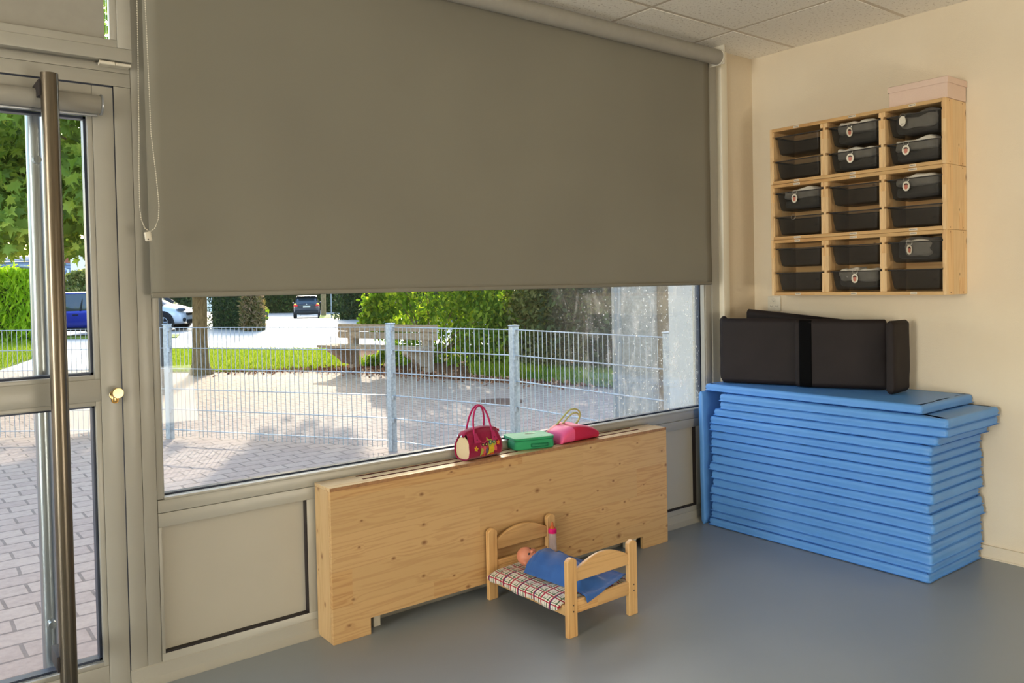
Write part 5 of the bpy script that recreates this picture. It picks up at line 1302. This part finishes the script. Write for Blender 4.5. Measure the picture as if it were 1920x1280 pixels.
p = at(60.5, 23.4); b = B(); b.tube([p, p+Vector((0, 0, 2.20))], .05, 10); b.tube([p+Vector((0, 0, 2.20)), p+Vector((.04, -.03, 2.22)), p+Vector((-.25, .17, 2.26))], .04, 8); tag(obj('lamp_pole', b, bpy.data.materials['grey_zinc']), 'grey bent pole at the right edge of the yellow green hedge', 'pole')
# sunlit verge right of the dark car
slab_poly('lawn', [tuple(at(u, d).xy) for u, d in ((598, 47), (640, 47), (640, 53), (600, 53))], gz(50)-.25, gz(47)+.03, M['lawn'])

# houses
def house():
    h_ = thing('house', 'pale rendered house with red brown eaves behind the shrubs', 'house', tuple(at(150, 60))); Mx = Matrix.Translation(at(170, 58)) @ Matrix.Rotation(math.atan2(_r.y, _r.x), 4, 'Z')
    b = B(); V = [(-1.35, 0, 0), (9, 0, 0), (9, 0, 5.6), (4, 0, 7.5), (-1.35, 0, 4.15)]; b.prism([Mx @ Vector(v) for v in V], Mx.to_3x3() @ Vector((0, 8, 0))); obj('wall', b, M['render_white'], h_, smooth=False)
    b = B(); V = [(-2.25, -.5, 3.72), (4, -.5, 7.7), (4, -.5, 7.9), (-2.25, -.5, 3.94)]; b.prism([Mx @ Vector(v) for v in V], Mx.to_3x3() @ Vector((0, 9, 0))); obj('roof', b, simple('red_brown_roof', srgb(168, 104, 88), .8), h_, smooth=False)
    b = B(); b.tube([Mx @ Vector(v) for v in ((-2.2, -.55, 3.7), (-2.1, -.5, 3.45), (-1.45, -.15, 3.2), (-1.42, -.12, 0))], .07, 8); obj('gutter_pipe', b, bpy.data.materials['cap_0'], h_)
    h2 = thing('house', 'blue grey boarded building left of the pale house', 'house', tuple(at(125, 66))); Mx = Matrix.Translation(at(128, 70)) @ Matrix.Rotation(math.atan2(_r.y, _r.x), 4, 'Z')
    t = NT('blue_grey_boards'); v = t.coord(); sp = t.n('ShaderNodeSeparateXYZ'); t.l(v, sp.inputs[0]); f = t.math('FRACT', t.math('MULTIPLY', sp.outputs[2], 3.6)); t.pbr(t.mix(t.math('LESS_THAN', f, .3), srgb(112, 132, 160), srgb(70, 86, 112)), .7)
    b = B(); V = [(-6, 0, 0), (3, 0, 0), (3, 0, 4.35), (-6, 0, 4.35)]; b.prism([Mx @ Vector(v) for v in V], Mx.to_3x3() @ Vector((0, 5, 0))); obj('wall', b, t.m, h2, smooth=False)
    b = B(); V = [(-6.2, -.2, 4.35), (3.2, -.2, 4.35), (3.2, 2, 4.75), (-6.2, 2, 4.75)]; b.prism([Mx @ Vector(v) for v in V], Vector((0, 0, .1))); obj('roof', b, simple('grey_roof', srgb(120, 128, 140), .8), h2, smooth=False)
house()
hedge('garden_tree', 'soft green tree standing behind the blue grey building', 'tree', 60, 180, 78, 78, GZ, 6.4, 4500, .5, M['lf_olive'], 61, OVATE, 3, round_=.2)

# ------------------------------------------------------------------ cars
M['tyre'] = simple('tyre_rubber', srgb(28, 28, 30), .85); M['rim'] = simple('wheel_alloy', srgb(190, 192, 196), .35, .7)
t = NT('car_glass'); t.pbr(srgb(48, 62, 74), .06, 0, .9, coat=.4); M['carglass'] = t.m
M['chrome'] = simple('bright_trim', srgb(210, 212, 214), .25, .9); M['carblack'] = simple('black_plastic', srgb(24, 25, 28), .6)
def paint(name, c):
    t = NT(name); t.pbr(srgb(*c), .3, .1, .5, coat=.8); return t.m
def lamp(name, c, e):
    t = NT(name); p = t.pbr(srgb(*c), .2, 0, .6, coat=.5)
    p.inputs['Emission Color'].default_value = srgb(*c); p.inputs['Emission Strength'].default_value = e; return t.m
def car(name, label, pos, fwd, Lc, Wc, body_st, gh_st, pmat, wheel_x, wr=.32, rear=False, extra=None):
    f = Vector((fwd[0], fwd[1], 0)).normalized(); lft = Vector((-f.y, f.x, 0)); Mx = Matrix(((f.x, lft.x, 0, pos.x), (f.y, lft.y, 0, pos.y), (0, 0, 1, pos.z), (0, 0, 0, 1)))
    c_ = thing(name, label, 'car', tuple(pos)); P = lambda x, y, z: Mx @ Vector((x, y, z))
    def loft(st, half):
        b = B(); rings = []
        for s_ in st:
            h = half(s_); full = h+[(-y, z) for y, z in reversed(h) if y > 1e-6]; rings.append([b.bm.verts.new(P(s_[0], y, z)) for y, z in full])
        for A_, C_ in zip(rings, rings[1:]):
            for q in range(len(A_)): b.bm.faces.new((A_[q], A_[(q+1) % len(A_)], C_[(q+1) % len(A_)], C_[q]))
        b.bm.faces.new(list(reversed(rings[0]))); b.bm.faces.new(rings[-1]); return b
    W2 = Wc/2
    bo = obj('body', loft(body_st, lambda s_: [(s_[4]*W2*.80, s_[1]), (s_[4]*W2*.97, s_[1]+.10), (s_[4]*W2, (s_[1]+s_[2])/2), (s_[4]*W2*.985, s_[2]-.08), (s_[4]*W2*.93, s_[2]), (s_[4]*W2*.60, s_[3]), (0, s_[3]+.015)]), pmat, c_, angle=50)
    md = bo.modifiers.new('s', 'SUBSURF'); md.levels = 1; md.render_levels = 1
    obj('windows', loft(gh_st, lambda s_: [(W2*s_[3], s_[1]-.03), (W2*(s_[3]*.45+s_[4]*.55)*1.01, s_[1]*.5+s_[2]*.5), (W2*s_[4], s_[2]-.03), (0, s_[2])]), M['carglass'], c_, angle=50)
    roof = [s_ for s_ in gh_st if s_[2] > max(g[2] for g in gh_st)-.16]
    obj('roof', loft(roof, lambda s_: [(W2*s_[4]*1.02, s_[2]-.045), (W2*s_[4]*1.01, s_[2]-.01), (W2*s_[4]*.7, s_[2]+.02), (0, s_[2]+.03)]), pmat, c_, angle=60)
    b = B()
    for sg in (-1, 1):
        for (i, j) in ((0, roof[0]), (-1, roof[-1])):
            g0 = gh_st[i]; b.tube([P(g0[0], sg*W2*g0[3], g0[1]-.02), P(j[0], sg*W2*j[4]*1.01, j[2]-.02)], .035, 6)
        xm = (roof[0][0]+roof[-1][0])/2-.05; b.tube([P(xm, sg*W2*.93, gh_st[1][1]-.02), P(xm-.02, sg*W2*roof[0][4]*1.01, roof[0][2]-.03)], .04, 6)
    obj('pillar', b, M['carblack'], c_)
    for wx in wheel_x:
        for sg in (-1, 1):
            ctr = P(wx, sg*(W2-.16), wr); axv = lft*sg; b = B()
            b.lathe([(wr*.60, .0), (wr*.97, .0), (wr, .02), (wr, .155), (wr*.96, .18), (wr*.62, .185), (wr*.60, .16)], ctr, 28, axv); wh = obj('wheel', b, M['tyre'], c_)
            b = B(); b.lathe([(0, .05), (wr*.60, .05), (wr*.60, .17), (wr*.55, .18), (wr*.53, .10), (0, .09)], ctr, 24, axv)
            for q in range(5):
                a = 2*math.pi*q/5; e1, e2 = f, Vector((0, 0, 1)); dd = e1*math.cos(a)+e2*math.sin(a); b.tube([ctr+axv*.165, ctr+dd*wr*.56+axv*.165], .03, 6)
            b.lathe([(0, .1), (.05, .1), (.05, .18), (0, .18)], ctr, 12, axv); obj('rim', b, M['rim'], wh)
            b = B(); b.lathe([(0, .0), (wr*1.17, .0), (wr*1.17, .158), (0, .158)], P(wx, sg*(W2-.16), wr+.02), 28, axv); obj('wheel_arch', b, M['carblack'], c_)
    for sg in (-1, 1):
        xm = gh_st[0][0]-.35 if gh_st[0][0] > 0 else gh_st[-1][0]-.35; b = B(); b.ball(P(xm, sg*(W2+.07), gh_st[1][1]+.06), .09, 10, (.8, 1, .65)); obj('wing_mirror', b, pmat, c_)
        for xh in (roof[0][0]*.5+roof[-1][0]*.5+.10, roof[-1][0]+.15 if roof[-1][0] < 0 else roof[0][0]+.15):
            b = B(); b.box(-.10, .10, -.012, .012, -.018, .018, .008, 2)
            for v in b.bm.verts: v.co = P(xh+v.co.x, sg*(W2*.985)+v.co.y, gh_st[1][1]-.16+v.co.z)
            obj('door_handle', b, M['carblack'], c_)
    if extra: extra(c_, P, W2, lft, f)
    return c_
def boxp(P, x0, x1, y0, y1, z0, z1, bev=.01):
    b = B(); b.box(x0, x1, y0, y1, z0, z1, bev, 2)
    for v in b.bm.verts: v.co = P(*v.co)
    return b
rightv = Vector((_r.x, _r.y, 0)).normalized()
# blue hatchback, nose to the left
def ex_blue(c_, P, W2, l, f):
    for sg in (-1, 1):
        b = B(); b.ball(P(1.72, sg*(W2-.17), .76), .2, 12, (1, 1, .5)); obj('headlight', b, M['chrome'], c_)
    obj('sill', boxp(P, -1.0, 1.0, W2-.06, W2+.004, .2, .30), M['carblack'], c_)
    b = B(); b.tube([P(.72, .0, 1.50), P(.95, .0, 1.64)], .014, 6); obj('aerial', b, M['chrome'], c_)
bp_ = at(146, 28.2)
blue_body = [(-2.0, .38, .80, .90, .80), (-1.9, .28, .90, .98, .93), (-1.3, .20, .92, 1.0, 1.0), (0, .20, .90, .98, 1.0), (.85, .20, .86, .96, 1.0), (1.35, .22, .78, .86, .98), (1.8, .25, .66, .72, .92), (2.02, .32, .54, .58, .78)]
blue_gh = [(1.30, .90, .93, .80, .62), (.55, .90, 1.40, .92, .70), (.2, .90, 1.49, .93, .72), (-.7, .90, 1.50, .93, .72), (-1.45, .92, 1.42, .92, .70), (-1.92, .92, 1.02, .88, .66)]
car('blue_car', 'blue hatchback parked nose left beyond the lawn', bp_, -rightv, 4.0, 1.7, blue_body, blue_gh, paint('blue_paint', (20, 50, 190)), (1.42, -1.25), .31, extra=ex_blue)
def ex_white(c_, P, W2, l, f):
    for sg in (-1, 1):
        b = B(); b.ball(P(1.92, sg*(W2-.22), .80), .22, 12, (.8, .9, .35)); obj('headlight', b, M['carglass'], c_)
        b = B(); b.ball(P(2.02, sg*(W2-.24), .42), .10, 10, (.6, 1.2, .8)); obj('fog_light', b, M['carblack'], c_)
    obj('grille', boxp(P, 2.02, 2.10, -.5, .5, .58, .68), M['carblack'], c_); obj('lower_grille', boxp(P, 2.02, 2.12, -.45, .45, .28, .42), M['carblack'], c_)
wp = at(258, 30.8)
white_body = [(-2.1, .38, .85, .95, .85), (-1.9, .28, .95, 1.02, .95), (-1.2, .22, .97, 1.04, 1.0), (.3, .22, .96, 1.04, 1.0), (.95, .22, .94, 1.04, 1.0), (1.45, .22, .88, .98, .98), (1.85, .24, .78, .84, .92), (2.08, .28, .62, .66, .76)]
white_gh = [(1.25, .98, 1.02, .82, .66), (.5, .96, 1.46, .92, .70), (.0, .96, 1.58, .92, .72), (-1.2, .96, 1.58, .92, .72), (-1.8, .98, 1.40, .90, .70), (-2.05, .98, 1.05, .86, .66)]
car('white_car', 'white car parked nose right beside the maple trunk', wp, rightv, 4.2, 1.8, white_body, white_gh, paint('white_paint', (214, 220, 234)), (1.30, -1.25), .34, extra=ex_white)
# dark estate car driving away down the road
def ex_suv(c_, P, W2, l, f):
    for sg in (-1, 1):
        obj('tail_light', boxp(P, -2.36, -2.26, sg*.78-.14, sg*.78+.14, .93, 1.05, .02), lamp('tail_red_%d' % (sg+1), (200, 30, 30), .5), c_)
        obj('brake_light', boxp(P, -2.37, -2.28, sg*.80-.08, sg*.80+.08, 1.06, 1.12, .02), lamp('brake_amber_%d' % (sg+1), (255, 170, 40), 2.5), c_)
        b = B(); b.tube([P(-2.30, sg*.45, .28), P(-2.42, sg*.45, .28)], .05, 10); obj('exhaust', b, M['chrome'], c_)
    obj('number_plate', boxp(P, -2.40, -2.36, -.26, .26, .84, .95, .01), M['plastic_white'], c_)
    obj('bumper', boxp(P, -2.44, -2.20, -.86, .86, .36, .62, .05), M['carblack'], c_)
    obj('rear_window_trim', boxp(P, -2.16, -1.70, -.70, .70, 1.62, 1.68, .02), M['carblack'], c_)
    b = B(); b.lathe([(0, 0), (.04, 0), (.04, .01), (0, .012)], P(-2.36, 0, 1.06), 14, -f); obj('badge', b, M['chrome'], c_)
sp_ = at(575.5, 62.0, gz(62)+.02)
suv_body = [(-2.32, .42, 1.02, 1.10, .88), (-2.2, .30, 1.08, 1.14, .96), (-1.6, .26, 1.08, 1.14, 1.0), (0, .26, 1.04, 1.12, 1.0), (1.0, .26, 1.02, 1.10, 1.0), (1.7, .28, .96, 1.02, .96), (2.3, .32, .78, .82, .82)]
suv_gh = [(1.3, 1.06, 1.10, .86, .70), (.55, 1.08, 1.58, .92, .74), (.1, 1.08, 1.68, .93, .76), (-1.3, 1.08, 1.68, .93, .76), (-1.8, 1.08, 1.62, .92, .74), (-2.2, 1.08, 1.16, .88, .70)]
car('dark_car', 'dark high-built car driving away down the road, brake lights lit', sp_, Vector((_f.x, _f.y, 0))+rightv*-.24, 4.6, 1.9, suv_body, suv_gh, paint('dark_paint', (46, 50, 64)), (1.4, -1.4), .37, extra=ex_suv)
